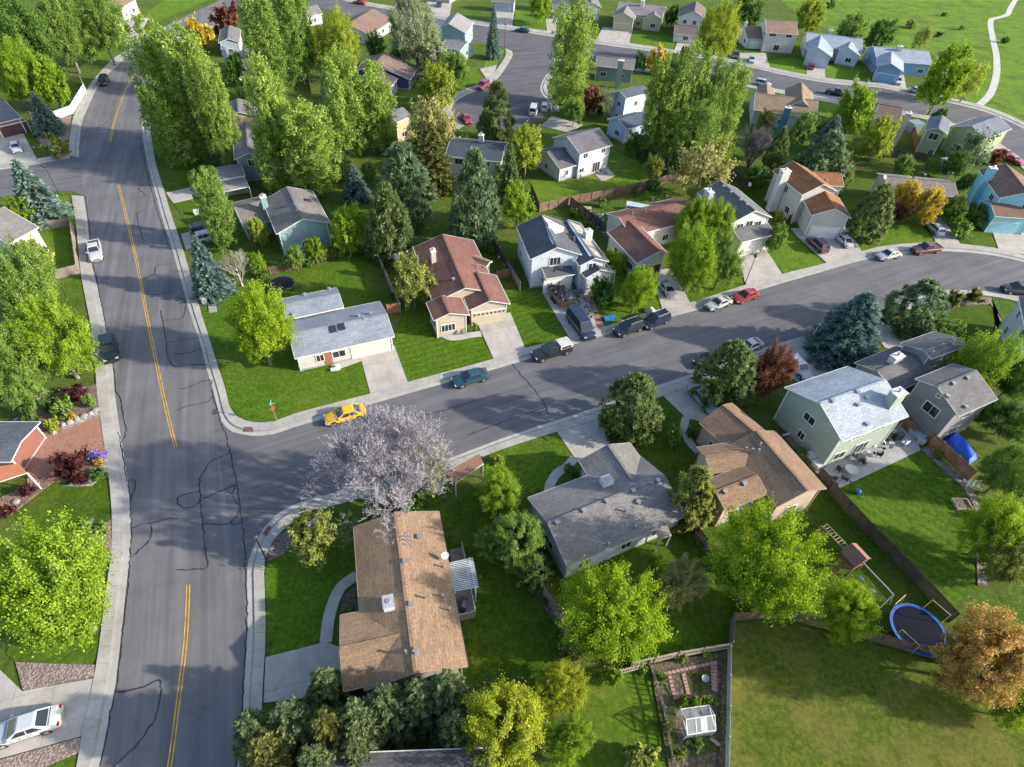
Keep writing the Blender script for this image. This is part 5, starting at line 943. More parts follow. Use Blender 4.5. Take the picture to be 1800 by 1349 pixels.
    for s in (-1, 1):
        hb = MB(); hb.box((hl - .13, s * hw * .66, nz - .14), (.18, .36, .14), plain((.34, .35, .36), .12, nm='lamp_lens')); hb.build('headlight', root, off=(0, 0, 0))
        tb = MB(); tb.box((-hl + .05, s * hw * .72, tz - .16), (.12, .30, .16), plain((.30, .01, .01), .2, nm='tail_lens')); tb.build('taillight', root, off=(0, 0, 0))
        mb_ = MB(); mb_.box((cb[1] - .25, s * (hw + .06), bz + .04), (.14, .18, .12), PAINT0); mb_.build('mirror', root, off=(0, 0, 0))
    CARS[kind] = root; return root
def car(kind, color, cx, cy, dx, dy, label, group='parked cars', cat='car', name=None, sc_=1.0, z=0.02):
    root = CARS.get(kind) or carproto(kind)
    p = G(cx, cy, .6); p.z = z; q0, q1 = G(cx, cy), G(cx + dx, cy + dy); a = math.atan2(q1.y - q0.y, q1.x - q0.x)
    pm = plain(color, .28, nm='car_paint', coat=.6, var=.03)
    name = name or {'pickup': 'pickup_truck', 'van': 'van', 'suv': 'suv', 'wagon': 'station_wagon'}.get(kind, 'parked_car')
    e = root.copy(); e.name = name; COL.objects.link(e); e.location = p; e.rotation_euler = (0, 0, a); e.scale = (sc_,) * 3; tag(e, label, cat, group)
    def cp(o, par):
        c = o.copy(); COL.objects.link(c); c.parent = par
        for i, s in enumerate(c.material_slots):
            if s.material == PAINT0: s.link = 'OBJECT'; c.material_slots[i].material = pm
        for k in o.children: cp(k, c)
    for k in list(root.children): cp(k, e)
    return e
CWH = (.42, .42, .43); CNAVY = (.012, .02, .05); CRED = (.30, .02, .025); CSIL = (.34, .36, .39)
car('sedan', (.62, .36, .008), 607, 729, -66, 17, 'bright yellow taxi sedan parked at the kerb near the corner', sc_=1.05)
car('sedan', (.015, .06, .085), 827, 664, -58, 17, 'dark teal sedan parked alone at the kerb before the beige house drive', sc_=1.04)
pk = car('pickup', (.012, .014, .018), 970, 618, -60, 18, 'black pickup truck with a white bed cap parked at the kerb', cat='truck', sc_=1.05)
b = MB(); tm = plain((.42, .41, .39), .5, nm='bed_cap')
loft(b, [[Vector((x, -.82, .98)), Vector((x, -.74, zt)), Vector((x, .74, zt)), Vector((x, .82, .98))] for x, zt in ((-2.68, 1.5), (-2.5, 1.7), (-.85, 1.74))], tm)
for s in (-1, 1): b.box((-1.75, s * .80, 1.34), (1.3, .05, .3), GLASS)
o = b.build('bed_cap', None); o.parent = pk
car('van', CNAVY, 1021, 573, 41, 54, 'long dark blue van parked nose out on the drive of the house under repair', cat='van', sc_=1.12)
car('suv', (.012, .018, .028), 1105, 577, -60, 22, 'dark suv parked at the kerb just ahead of a navy suv', cat='suv'); car('suv', CNAVY, 1152, 564, -60, 24, 'navy blue suv parked behind another dark suv at the kerb', cat='suv', sc_=1.02)
car('coupe', CWH, 1263, 533, -45, 17, 'white coupe parked at the kerb ahead of a red sedan'); car('sedan', CRED, 1311, 520, -45, 16, 'red sedan parked at the kerb behind a white coupe')
car('coupe', CWH, 1170, 504, -22, -30, 'white coupe parked nose in on the drive beside the yellow green bush'); car('sedan', (.36, .37, .39), 1562, 448, -44, 9, 'silver white sedan parked on the street ahead of the maroon pickup')
pm_ = car('pickup', (.11, .02, .03), 1628, 438, -50, 6, 'maroon and white pickup truck parked on the curve of the street', cat='truck')
car('suv', (.06, .025, .075), 1437, 430, -26, -24, 'dark purple suv on the drive of the white and rust house', cat='suv'); car('sedan', CWH, 1482, 421, -28, -26, 'white sedan on the drive next to the purple suv')
car('wagon', CSIL, 1643, 401, -22, -22, 'silver station wagon parked on the drive below the golden trees', cat='station wagon'); car('suv', (.02, .02, .024), 1788, 509, -50, -4, 'black suv cut by the right edge on the street curve', cat='suv')
car('wagon', CWH, 1405, 646, 24, 28, 'white station wagon with roof bars on the drive beside the red brown tree', cat='station wagon', sc_=1.05); car('sedan', (.24, .29, .36), 1236, 701, 24, 28, 'silver blue sedan on the drive under the round pine', sc_=1.05)
car('coupe', CWH, 1316, 608, -40, 16, 'white car half hidden behind the pine on the street'); car('sedan', (.02, .008, .01), 1247, 631, -40, 16, 'dark maroon car mostly hidden by the round pine at the kerb')
car('pickup', CWH, 167, 441, 5, 34, 'white pickup truck parked facing down on the main road', cat='truck'); car('suv', (.005, .012, .011), 193, 615, 7, 38, 'dark green suv parked on the main road', cat='suv', sc_=1.06)
car('sedan', (.42, .43, .44), 44, 1278, -52, 17, 'white sedan parked on the drive at the lower left corner', sc_=1.04)
car('suv', (.012, .015, .022), 182, 143, -9, 17, 'black suv at the kerb by the white vinyl fence', cat='suv'); car('sedan', CSIL, 28, 259, 4, 12, 'silver blue car on the drive of the maroon garage')
car('suv', (.02, .022, .026), 360, 403, 30, -8, 'black suv behind the white suv on a small drive', cat='suv'); car('suv', CWH, 370, 416, 30, -8, 'white suv with roof rack on the drive by the green column tree', cat='suv')
car('suv', (.20, .012, .03), 849, 151, -16, 10, 'dark red suv parked at the edge of the cul de sac', cat='suv'); car('sedan', (.33, .015, .04), 820, 209, 10, 14, 'bright red car parked at the end of the cul de sac')
car('van', (.44, .44, .44), 938, 194, 4, -14, 'white van in the cul de sac', cat='van'); car('suv', CWH, 958, 188, 4, -14, 'white suv right beside the white van in the cul de sac', cat='suv', sc_=.95)
car('sedan', (.012, .06, .07), 918, 53, -20, -3, 'dark teal car parked at the far street kerb'); car('sedan', (.38, .012, .014), 632, 4, -20, -3, 'red car on the far street near the top edge'); car('suv', (.12, .01, .025), 416, 15, 12, -8, 'maroon suv beside the dark red tree at the top', cat='suv')
car('pickup', (.30, .42, .44), 1321, 105, 1, 12, 'pale teal pickup on the drive of the white garage', cat='truck', sc_=.9); car('suv', (.02, .025, .03), 1293, 98, 1, 12, 'black suv in the shade beside the pale teal pickup', cat='suv'); car('suv', (.26, .01, .035), 1426, 117, 1, -12, 'crimson suv on the drive of the pale blue gabled house', cat='suv', sc_=.9)
car('pickup', (.015, .018, .02), 1470, 163, 22, 4, 'black pickup truck parked on the far street', cat='truck'); car('suv', CWH, 1577, 143, 8, 14, 'white suv on the drive of the blue walled house', cat='suv'); car('sedan', CSIL, 1612, 160, 24, 5, 'silver car under the yellow green tree on the far street'); car('suv', CSIL, 1341, 147, 20, 4, 'silver suv behind the brown pyramid roof', cat='suv', sc_=.95)
car('coupe', (.34, .012, .02), 1783, 281, 22, 10, 'red car nearest the right edge above the cyan house'); car('coupe', (.33, .012, .03), 1770, 269, 22, 10, 'red car with pale hood above the cyan chimney', sc_=.9); car('sedan', (.03, .05, .10), 772, 8, 3, -10, 'dark blue car on a drive at the top edge')
for r_ in CARS.values():
    for o in list(r_.children_recursive): bpy.data.objects.remove(o)
    bpy.data.objects.remove(r_)
# ------------------------------------------------------------------ fences
def fence(pts, h, label, mat=None, board=.14, gap=.02, post=2.4, top=False, name='wooden_fence', rail=True):
    mat = mat or WOODF; L = W(pts); e = empty(name, L[0]); tag(e, label, 'fence'); b = MB(); pd = []
    for a, c in zip(L, L[1:]):
        d = c - a; ln = d.length; d.normalize(); rz = math.atan2(d.y, d.x); n = max(1, int(ln / (board + gap))); st = ln / n
        nrm = Vector((-d.y, d.x, 0))
        for i in range(n):
            p = a + d * (st * (i + .5)); hh = h * rnd.uniform(.965, 1.0); b.box((p.x + nrm.x * .03, p.y + nrm.y * .03, hh / 2 + .03), (st - gap, .022, hh), mat, rz)
        if rail:
            for z in (.35, h - .25): b.box(((a.x + c.x) / 2, (a.y + c.y) / 2, z), (ln, .05, .09), mat, rz)
        if top: b.box(((a.x + c.x) / 2, (a.y + c.y) / 2, h + .05), (ln, .16, .04), mat, rz)
        k = max(1, int(round(ln / post)))
        for i in range(k): pd.append((a + d * (ln * i / k), rz))
    pd.append((L[-1], rz)); b.build('panel', e); pm = MB(); pm.box((0, 0, h / 2 + .05), (.11, .11, h + .1), mat); po = pm.build('post', e, off=(0, 0, 0))
    for i, (p, rz) in enumerate(pd):
        o = po if i == 0 else po.copy()
        if i: COL.objects.link(o); o.parent = e
        o.location = p - e.location; o.rotation_euler = (0, 0, rz)
    return e
WPALE = plain((.34, .28, .22), .9, var=.3, nm='pale_wood'); WORG = plain((.24, .125, .065), .9, var=.35, nm='cedar_wood'); WDK = plain((.075, .052, .042), .9, var=.4, nm='dark_wood'); VINYL = plain((.66, .66, .68), .5, nm='vinyl')
FENCES = [
 ([(450,490),(528,472),(611,444),(657,441)], 1.5, 'reddish picket fence with wide gaps behind the blue grey roofed house', plain((.15,.085,.065),.9,var=.4,nm='red_wood'), .12, .10), ([(657,443),(704.6,550)], 1.8, 'weathered grey fence separating the corner yard from the red brown roofed house', WOODG), ([(682,553),(704,550)], 1.8, 'short cedar fence piece closing the corner back yard', WORG),
 ([(856,423),(900,483)], 1.8, 'dark fence right of the red brown roofed house', WDK), ([(873,493),(896,487)], 1.7, 'brown gate fence joining the house to the dark fence', WOODF), ([(891,473),(914,512)], 1.7, 'grey fence along the left wall of the house under repair', WOODG),
 ([(948,374),(998,361),(1100,343),(1170,323),(1196,321)], 1.8, 'long brown fence behind the big sunlit back lawn', WOODF), ([(1002,362),(1040,392),(1082,427)], 1.8, 'dark fence with wires between the stripped roof house and the red brown roof', WDK), ([(933,338),(946,371)], 1.8, 'dark short fence at the left of the sunlit back lawn', WDK), ([(1100,265),(1135,276),(1172,291)], 1.7, 'dark brown fence at the right of the sunlit back lawn', WDK), ([(1172,291),(1175,322)], 1.7, 'grey fence at the foot of the big poplars', WOODG),
 ([(1200,915),(1236,962),(1275,1010)], 1.8, 'dark fence between the grey and the brown roofed houses', WDK), ([(1283,1092),(1279,1142)], 1.8, 'grey fence post run at the corner of the dry field', WOODG), ([(1109,1174),(1190,1157),(1279,1142)], 1.5, 'pale split wood fence above the vegetable garden', WPALE, .12, .12), ([(1278,1146),(1276,1250),(1273,1360)], 1.3, 'pale green grey fence between the garden and the dry field', plain((.34,.38,.33),.8,nm='pale_fence'), .12, .02),
 ([(945,1032),(985,1100),(1018,1150)], 1.8, 'weathered fence between the tan and the long grey roofed houses', WOODG), ([(1452,863),(1520,938),(1602,1022),(1668,1094)], 1.9, 'long tall dark brown fence beside the green lawn with the blue ball', WDK), ([(1283,1092),(1375,1086),(1456,1108),(1501,1118),(1590,1144),(1680,1172)], 1.7, 'brown fence along the top of the dry field', WOODF, .14, .05),
 ([(45,411),(128.6,399),(141,481),(101,491)], 1.6, 'thin brown fence around the small left yard', WOODG), ([(96,212),(129,200),(152,161),(146,148)], 1.7, 'white vinyl picket fence on the bend of the main road', VINYL, .2, .03), ([(18,720),(70,703),(123,686)], .6, 'thin rail fence above the rock garden', WOODG, .05, .5), ([(1383,393),(1413,380)], 1.6, 'maroon gate fence by the white and rust house', plain((.11,.035,.035),.8,nm='maroon_paint')),
 ([(1500,272),(1560,277),(1610,282),(1662,292)], 1.8, 'dark fence between the back yards below the sage green house', WDK), ([(1590,744),(1645,795),(1700,846)], 1.9, 'cedar brown fence beside the blue tarp', WORG, .14, .01), ([(1584,752),(1600,766)], 1.7, 'short cedar gate at the corner of the cluttered patio', WORG), ([(1277,309),(1312,332)], 1.8, 'brown fence behind the dark grey roof', WDK), ([(1601,228),(1610,272)], 1.8, 'rust brown fence beside the tan stone chimney', WORG), ([(1437,838),(1463,866)], 1.6, 'brown fence piece at the end of the cluttered patio', WDK),
 ([(540,118),(548,165)], 1.8, 'cedar fence among the poplar trunks', WORG), ([(1140,1168),(1165,1250),(1180,1340)], 1.0, 'low wire fence at the left of the vegetable garden', WOODG, .06, .35), ([(1085,1188),(1125,1178)], 1.4, 'short pale fence at the left of the garden', WPALE, .12, .12),
]
for q in FENCES: fence(*q)
# ------------------------------------------------------------------ street furniture
def lamp(px, py, h, label, tdir=(-1, 0)):
    p = G(px, py); e = empty('street_lamp', p); tag(e, label, 'street lamp', 'street lamps'); dk = plain((.045, .035, .03), .5, nm='lamp_metal')
    b = MB(); b.tube(p, p + Vector((0, 0, .5)), .14, .12, dk, 10); b.tube(p + Vector((0, 0, .5)), p + Vector((0, 0, h)), .075, .055, dk, 8); b.build('pole', e)
    b = MB(); b.lathe(p + Vector((0, 0, h)), [(.0, .5), (.24, .42), (.30, .34), (.30, .28), (.20, .0), (.06, -.04)], dk, 12); b.build('lamp_head', e)
    b = MB(); b.lathe(p + Vector((0, 0, h)), [(.27, .29), (.19, .04)], plain((.6, .6, .55), .3, nm='lamp_glass'), 12); b.build('lamp_glass', e)
lamp(469, 985, 4.2, 'dark street lamp at the lower left street corner'); lamp(1309, 501, 5.2, 'dark street lamp at the kerb between two drives'); lamp(887, 84, 6.0, 'dark street lamp on the far corner beside the tall spruce'); lamp(104, 341, 4.9, 'dark street lamp at the side street on the left'); lamp(1522, 147, 4.6, 'dark street lamp by the pink boulder bed on the far street')
p = G(487, 740); e = empty('street_sign', p); tag(e, 'green street name sign on a thin pole at the grass corner', 'sign'); b = MB(); b.tube(p, p + Vector((0, 0, 3.1)), .04, .04, METAL, 8); b.build('pole', e)
GRN = plain((.02, .22, .13), .4, nm='sign_green')
for rz, z in ((.25, 3.0), (1.75, 3.2)):
    b = MB(); b.box(p + Vector((0, 0, z)), (1.0, .03, .22), GRN, rz); b.box(p + Vector((0, 0, z)), (.66, .036, .05), plain((.6,.6,.6),.5), rz); b.build('name_blade', e)
b = MB(); b.tube(p + Vector((.05, -.06, 2.3)), p + Vector((.08, -.1, 2.3)), .3, .3, plain((.40, .06, .02), .5, nm='stop_red'), 8); b.build('stop_plate', e)
def hoop(px, py, rz, label):
    p = G(px, py); e = empty('basketball_hoop', p, 0); tag(e, label, 'basketball hoop'); u = Vector((math.cos(rz), math.sin(rz), 0)); b = MB(); b.tube(p, p + Vector((0, 0, 2.9)), .06, .06, BLACK, 8); b.tube(p + Vector((0, 0, 2.9)), p + u * .8 + Vector((0, 0, 3.3)), .05, .05, BLACK, 6); b.box(p + Vector((0, 0, .1)), (.9, .6, .18), BLACK, rz); b.build('pole', e)
    b = MB(); b.box(p + u * .85 + Vector((0, 0, 3.4)), (.05, 1.3, .85), plain((.5, .5, .52), .4), rz); b.build('backboard', e)
    b = MB(); c = p + u * 1.15 + Vector((0, 0, 3.05)); b.path([c + Vector((.23 * math.cos(i * .628), .23 * math.sin(i * .628), 0)) for i in range(11)], .02, plain((.4, .1, .02), .5), 5); b.build('rim', e)
hoop(1437, 411, -2.2, 'basketball hoop on the drive above the purple suv'); hoop(1428, 617, 2.6, 'basketball hoop on the drive left of the large blue spruce')
def boxthing(name, px, py, size, mat, label, cat, rz=.3, lid=None, z=0, group=None):
    p = G(px, py); p.z = z; e = empty(name, p); tag(e, label, cat, group); b = MB(); s = size
    b.prism([p + Vector((x * s[0] / 2 * .9, y * s[1] / 2 * .9, 0)).xyz for x, y in ((-1,-1),(1,-1),(1,1),(-1,1))], z, z + .02, mat)
    ax = (Vector((math.cos(rz), math.sin(rz), 0)), Vector((-math.sin(rz), math.cos(rz), 0)), Vector((0, 0, 1)))
    P = lambda x, y, zz, k: p + ax[0] * (x * s[0] / 2 * k) + ax[1] * (y * s[1] / 2 * k) + Vector((0, 0, zz))
    R_ = ((-1,-1),(1,-1),(1,1),(-1,1)); lo = [P(x, y, .05, .82) for x, y in R_]; hi = [P(x, y, s[2] * .9, 1) for x, y in R_]; loft(b, [lo, hi], mat); b.build('bin_body' if 'bin' in name else 'body', e)
    b = MB(); b.box(p + Vector((0, 0, s[2] * .95)), (s[0] * 1.06, s[1] * 1.06, s[2] * .1), lid or mat, rz); b.build('lid', e); return e
TEALB = plain((.015, .26, .26), .5, nm='teal_plastic')
boxthing('wheelie_bin', 675, 615, (.7, .8, 1.1), TEALB, 'teal wheelie bin, left one against the garage door', 'bin', .3); boxthing('wheelie_bin', 685, 612, (.7, .8, 1.1), TEALB, 'teal wheelie bin with blue lid, right one against the garage door', 'bin', .3, BLUEP)
boxthing('recycling_bin', 1067, 565, (.9, .6, .6), plain((.02, .16, .50), .5, nm='blue_bin'), 'blue recycling bin, left one on the lawn by the kerb', 'bin', .3); boxthing('recycling_bin', 1075, 562, (.9, .6, .6), plain((.02, .16, .50), .5, nm='blue_bin'), 'blue recycling bin, right one on the lawn by the kerb', 'bin', .3)
boxthing('utility_box', 361, 533, (.8, .6, 1.2), plain((.5, .5, .48), .6), 'white utility box at the sidewalk below the pale blue spruce', 'utility box', .4); slab('concrete_pad', [(366,535),(379,533),(382,548),(368,551)], 0, .14, CONC)
boxthing('cooler_box', 347, 378, (.8, .8, .9), WHITE, 'white mailbox stand on the lawn beside the main road', 'mailbox', .4); boxthing('trash_bin', 1741, 407, (.6, .6, 1.0), BLACK, 'black bin beside the cyan garage door', 'bin', .2)
boxthing('tool_box', 1009, 548, (1.0, .8, .8), plain((.03, .15, .5), .5), 'blue tub among the roof debris on the drive', 'tub', .6); boxthing('storage_bin', 996, 498, (1.2, .8, .8), plain((.01, .03, .13), .5), 'navy blue bin before the garage of the house under repair', 'bin', .3)
# drain inlets
for q, n_ in (([(429,752),(444,752),(446,760),(431,760)], 'drain_inlet'), ([(462,940),(472,926),(479,929),(470,944)], 'tactile_plate')): slab(n_, q, .1, .145, plain((.13, .07, .05), .9, nm='rusty_plate'))
# ------------------------------------------------------------------ ladders, trailer, roof materials at the house under repair
def ladder(a, c, label, n=14, wd=.45, mat=None):
    a, c = Vector(a), Vector(c); e = empty('ladder', a); tag(e, label, 'ladder', 'roofing ladders'); d = (c - a); s = Vector((d.y, -d.x, 0)); s = s.normalized() if s.length > .01 else Vector((1, 0, 0)); b = MB(); m = mat or plain((.62, .63, .66), .4, .3, nm='aluminium')
    for k in (-1, 1): b.tube(a + s * k * wd / 2, c + s * k * wd / 2, .045, .045, m, 5)
    b.build('side_rail', e); b = MB()
    for i in range(n):
        q = a.lerp(c, (i + .5) / n); b.tube(q - s * wd / 2, q + s * wd / 2, .03, .03, m, 5)
    b.build('rung', e)
ladder(G(979, 509), G(979, 509) + Vector((.15, 1.1, 4.9)), 'long ladder leaning on the front gable of the house under repair', 16, .6); ladder(G(1020, 516), G(1020, 516) + Vector((.1, .9, 3.9)), 'ladder leaning beside the porch of the house under repair', 14, .8); ladder(G(1074, 507), G(1074, 507) + Vector((0, .7, 3.0)), 'ladder by the bushes right of the house under repair', 10, .6)
p = G(984, 528); e = empty('debris_trailer', p); tag(e, 'open trailer heaped with torn off shingles on the drive', 'trailer'); u = (G(1041, 597) - G(1000, 545)); rz = math.atan2(u.y, u.x); X = Vector((math.cos(rz), math.sin(rz), 0)); Y = Vector((-X.y, X.x, 0)); b = MB()
b.box(p + Vector((0, 0, .6)), (4.4, 2.1, .12), WDK, rz)
for s in (-1, 1): b.box(p + Y * s * 1.05 + Vector((0, 0, 1.0)), (4.4, .07, .8), WOODF, rz); b.box(p + X * s * 2.2 + Vector((0, 0, 1.0)), (.07, 2.03, .8), WOODF, rz)
b.build('bed', e)
for s in (-1, 1):
    for x in (-.45, .45): b = MB(); c = p + Y * s * 1.2 + X * x + Vector((0, 0, .34)); b.tube(c - Y * .1, c + Y * .1, .34, .34, TYRE, 14); b.build('wheel', e)
b = MB()
for i in range(150):
    q = p + X * rnd.uniform(-2, 2) + Y * rnd.uniform(-.9, .9) + Vector((0, 0, rnd.uniform(.9, 1.75))); t = Vector((rnd.gauss(0, 1), rnd.gauss(0, 1), rnd.gauss(0, .6))).normalized(); v = t.orthogonal().normalized(); b.box(q, (rnd.uniform(.3, .9), rnd.uniform(.2, .5), .03), rnd.choice((plain((.05, .05, .055), .9), plain((.11, .10, .10), .9), plain((.28, .26, .25), .9), plain((.10, .06, .06), .9))), ax=(t, v, t.cross(v)))
b.build('debris_heap', e)
def scrap(pts, n, label, name='roof_debris', spread=.5, cols=((.06,.06,.065),(.3,.29,.28),(.16,.12,.09)), kind=None):
    p0 = G(*pts[0]); e = MB()
    for i in range(n):
        q = G(*rnd.choice(pts)) + Vector((rnd.gauss(0, spread), rnd.gauss(0, spread), rnd.uniform(.06, .5))); t = Vector((rnd.gauss(0, 1), rnd.gauss(0, 1), rnd.gauss(0, .35))).normalized(); v = t.orthogonal().normalized(); e.box(q, (rnd.uniform(.2, .7), rnd.uniform(.15, .45), .05), plain(rnd.choice(cols), .9), ax=(t, v, t.cross(v)))
    o = e.build(name, None); return tag(o, label, 'debris', kind='stuff')
scrap([(1000,512),(1008,520),(1014,530),(1003,530),(1018,518)], 60, 'loose heap of torn shingles and boards on the drive'); scrap([(1030,535),(1034,548),(1040,556)], 22, 'scattered boards along the brick edging by the van', cols=((.2,.14,.1),(.45,.42,.38),(.05,.08,.2)))
B3 = b3[0]; B3b = b3[1]
def roofpatch(name, Bk, quad, mat, label, cat, lift=.05):
    b = MB(); P_ = []
    for x, y in quad: q, s, _ = roofsolve(Bk, x, y); P_.append(q + Vector((0, 0, lift)))
    n = (P_[1] - P_[0]).cross(P_[2] - P_[0]).normalized(); n = n if n.z > 0 else -n; c0 = sum(P_, Vector()) / len(P_)
    T_ = [p + n * .04 for p in P_]; b.face(T_, mat)
    for i in range(len(P_)): j = (i + 1) % len(P_); b.face([P_[i], P_[j], T_[j], T_[i]], mat)
    tag(b.build(name), label, cat)
roofpatch('roof_underlay', B3, [(953,380),(957,383),(992,401),(990,408),(975,412)], plain((.58, .58, .62), .5, var=.2), 'white underlay sheet over the stripped right slope', 'sheet'); roofpatch('roof_underlay', B3, [(960,400),(966,398),(976,424),(972,432),(966,420)], plain((.34, .42, .52), .5, var=.2), 'pale blue plastic sheet on the dark roof slope', 'sheet', .08)
roofpatch('plywood_deck', B3b, [(1000,390),(1020,398),(1058,455),(1046,450),(1012,408)], plain((.30, .255, .21), .9, var=.25), 'bare plywood deck of the stripped roof', 'roof deck'); roofpatch('underlay_strip', B3b, [(996,390),(999,389),(1046,452),(1036,452)], plain((.50, .53, .58), .5, var=.15), 'white underlay strip along the stripped ridge', 'sheet', .10)
roofpatch('plywood_deck', B3b, [(984,428),(1000,424),(1016,452),(1010,462),(990,446)], plain((.56, .55, .55), .7, var=.2), 'pale boarded slope above the porch', 'roof deck', .07)
b = MB(); q, s, _ = roofsolve(B3b, 1005, 424); 
for i in range(5): b.box(q + Vector((rnd.uniform(-.4, .4), rnd.uniform(-.4, .4), .15 + .12 * i)), (.95, .35, .1), plain((.07, .07, .075), .9), rnd.uniform(0, 3))
tag(b.build('shingle_bundle'), 'small stack of dark shingle bundles on the bare plywood', 'shingles')
c3 = G(1034, 405, 6.9); c = MB(); c.box((c3.x, c3.y, 3.4), (1.2, 1.0, 6.8), wallmat((.50,.53,.58)), .5); c.box((c3.x, c3.y, 6.85), (1.3, 1.1, .12), TRIM, .5); c.tube((c3.x, c3.y, 6.9), (c3.x, c3.y, 7.3), .16, .16, METAL, 8); o = c.build('chimney', None, off=H3.location); o.parent = [k for k in H3.children if k.name.startswith('roof')][0]
# ------------------------------------------------------------------ trampolines, play set, patio
def trampoline(px, py, r, label, pad=None, hooks=False):
    p = G(px, py, .8); p.z = 0; e = empty('trampoline', p); tag(e, label, 'trampoline'); b = MB(); N_ = 28; c = p + Vector((0, 0, .8)); R2 = lambda rr, i, z=0: c + Vector((rr * math.cos(6.2832 * i / N_), rr * math.sin(6.2832 * i / N_), z))
    b.face([R2(r * .90, i) for i in range(N_)], plain((.008, .010, .018), .95, nm='mat', spec=.1)); b.build('jumping_mat', e); b = MB(); pm = pad or plain((.03, .035, .045), .7)
    for i in range(N_): b.face([R2(r * .89, i, .03), R2(r * .89, i + 1, .03), R2(r, i + 1, .04), R2(r, i, .04)], pm); b.face([R2(r, i, .04), R2(r, i + 1, .04), R2(r, i + 1, -.06), R2(r, i, -.06)], pm)
    b.build('pad', e)
    for k in range(6): b = MB(); q = R2(r * .97, k * N_ / 6); b.tube((q.x, q.y, 0), (q.x, q.y, .78), .03, .03, METAL, 6); b.build('leg', e)
    if hooks:
        ym = plain((.45, .42, .14), .5, nm='pole_yellow')
        for k in range(4):
            b = MB(); q0, q1 = R2(r, k * 7 + 1.2), R2(r, k * 7 + 4.4); o_ = (q0 + q1) / 2 - c; o_.z = 0; o_ = o_.normalized() * .25
            b.path([q0, q0 + Vector((0, 0, 1.5)) + o_, q1 + Vector((0, 0, 1.5)) + o_, q1], .032, ym, 6); b.build('net_pole', e)
trampoline(494, 499, 2.0, 'round black trampoline behind the blue grey roofed house'); trampoline(1614, 1106, 2.5, 'round trampoline with bright blue pad and yellow net poles', plain((.008, .07, .34), .5, nm='blue_pad'), True)
p = G(1505, 975, 2.4); p.z = 0; e = empty('play_set', p); tag(e, 'wooden play set with red brown hut roof, ladder bridge and swing beam', 'play set'); a = math.atan2((G(1560,1040)-G(1508,985)).y, (G(1560,1040)-G(1508,985)).x); X = Vector((math.cos(a), math.sin(a), 0)); Y = Vector((-X.y, X.x, 0)); PW = plain((.20, .11, .07), .85, var=.3, nm='play_wood'); K = Vector((0, 0, 1))
for i in (-1, 1):
    for j in (-1, 1): b = MB(); b.box(p + X * i * .8 + Y * j * .8 + K * 1.2, (.12, .12, 2.4), PW, a); b.build('post', e)
b = MB(); b.box(p + K * 1.3, (1.7, 1.7, .1), PW, a); b.build('deck', e); b = MB()
for s in (-1, 1): b.face([p + X * .95 + K * 3.1, p - X * .95 + K * 3.1, p - X * .95 + Y * s * 1.1 + K * 2.3, p + X * .95 + Y * s * 1.1 + K * 2.3], plain((.21, .10, .075), .8, var=.2, nm='hut_roof')); b.face([p + X * .95 + K * 3.05, p - X * .95 + K * 3.05, p - X * .95 + Y * s * 1.12 + K * 2.24, p + X * .95 + Y * s * 1.12 + K * 2.24], PW)
b.build('hut_roof', e); b = MB()
for s in (-1, 1): b.face([p + X * s * .9 + Y * .95 + K * 2.3, p + X * s * .9 - Y * .95 + K * 2.3, p + X * s * .9 + K * 3.0], PW)
for s in (-1, 1): b.box(p + Y * s * .85 + K * 1.7, (1.6, .05, .6), PW, a)
b.build('hut_wall', e); b = MB(); 
for s in (-1, 1): b.tube(p - X * .9 + Y * s * .35 + K * 2.0, p - X * 4.0 + Y * s * .35 + K * 2.0, .06, .06, plain((.34, .24, .15), .8), 6)
for i in range(9): b.tube(p - X * (1.2 + i * .33) - Y * .35 + K * 2.02, p - X * (1.2 + i * .33) + Y * .35 + K * 2.02, .045, .045, plain((.34, .24, .15), .8), 5)
for s in (-1, 1): b.tube(p - X * 4.0 + Y * s * .35 + K * 2.0, p - X * 4.1 + Y * s * .6, .06, .06, plain((.34, .24, .15), .8), 6)
b.build('ladder_bridge', e); b = MB(); b.tube(p + X * .8 + K * 2.3, p + X * 4.6 + K * 2.3, .07, .07, plain((.30, .31, .31), .6), 8)
for s in (-1, 1): b.tube(p + X * 4.5 + K * 2.3, p + X * 4.7 + Y * s * .9, .07, .07, plain((.30, .31, .31), .6), 6)
b.build('swing_beam', e)
for i in (1.8, 3.2): b = MB(); c = p + X * i; [b.tube(c + X * s * .22 + K * 2.3, c + X * s * .22 + K * .55, .012, .012, METAL, 4) for s in (-1, 1)]; b.box(c + K * .55, (.5, .2, .05), BLUEP, a); b.build('swing', e)
b = MB(); [b.face([p + X * x0 - Y * .9 + K * 1.3, p + X * (x0 + .5) - Y * .9 + K * 1.3, p + X * (x0 + .5) - Y * 2.8 + K * .1, p + X * x0 - Y * 2.8 + K * .1], PW) for x0 in (-.25,)]; b.build('slide', e)
p = G(1508, 865, .3); tag_ = MB(); me = bpy.data.meshes.new('ball'); import bmesh; bm = bmesh.new(); bmesh.ops.create_uvsphere(bm, u_segments=20, v_segments=12, radius=.34); bm.to_mesh(me); bm.free(); me.polygons.foreach_set('use_smooth', [True] * len(me.polygons)); me.materials.append(plain((.01, .16, .60), .35, nm='ball_blue')); o = bpy.data.objects.new('ball', me); COL.objects.link(o); o.location = (p.x, p.y, .38); tag(o, 'blue play ball on the shaded lawn below the patio', 'ball')
p = G(1689, 889); e = empty('sand_frame', p); tag(e, 'wooden frame box lying on the lawn by the gravel strip', 'sandbox'); b = MB()
for i, (x, y, sx, sy) in enumerate(((0, .7, 1.8, .12), (0, -.7, 1.8, .12), (.84, 0, .12, 1.28), (-.84, 0, .12, 1.28))): b.box(p + Vector((x, y, .2)), (sx, sy, .4), WPALE)
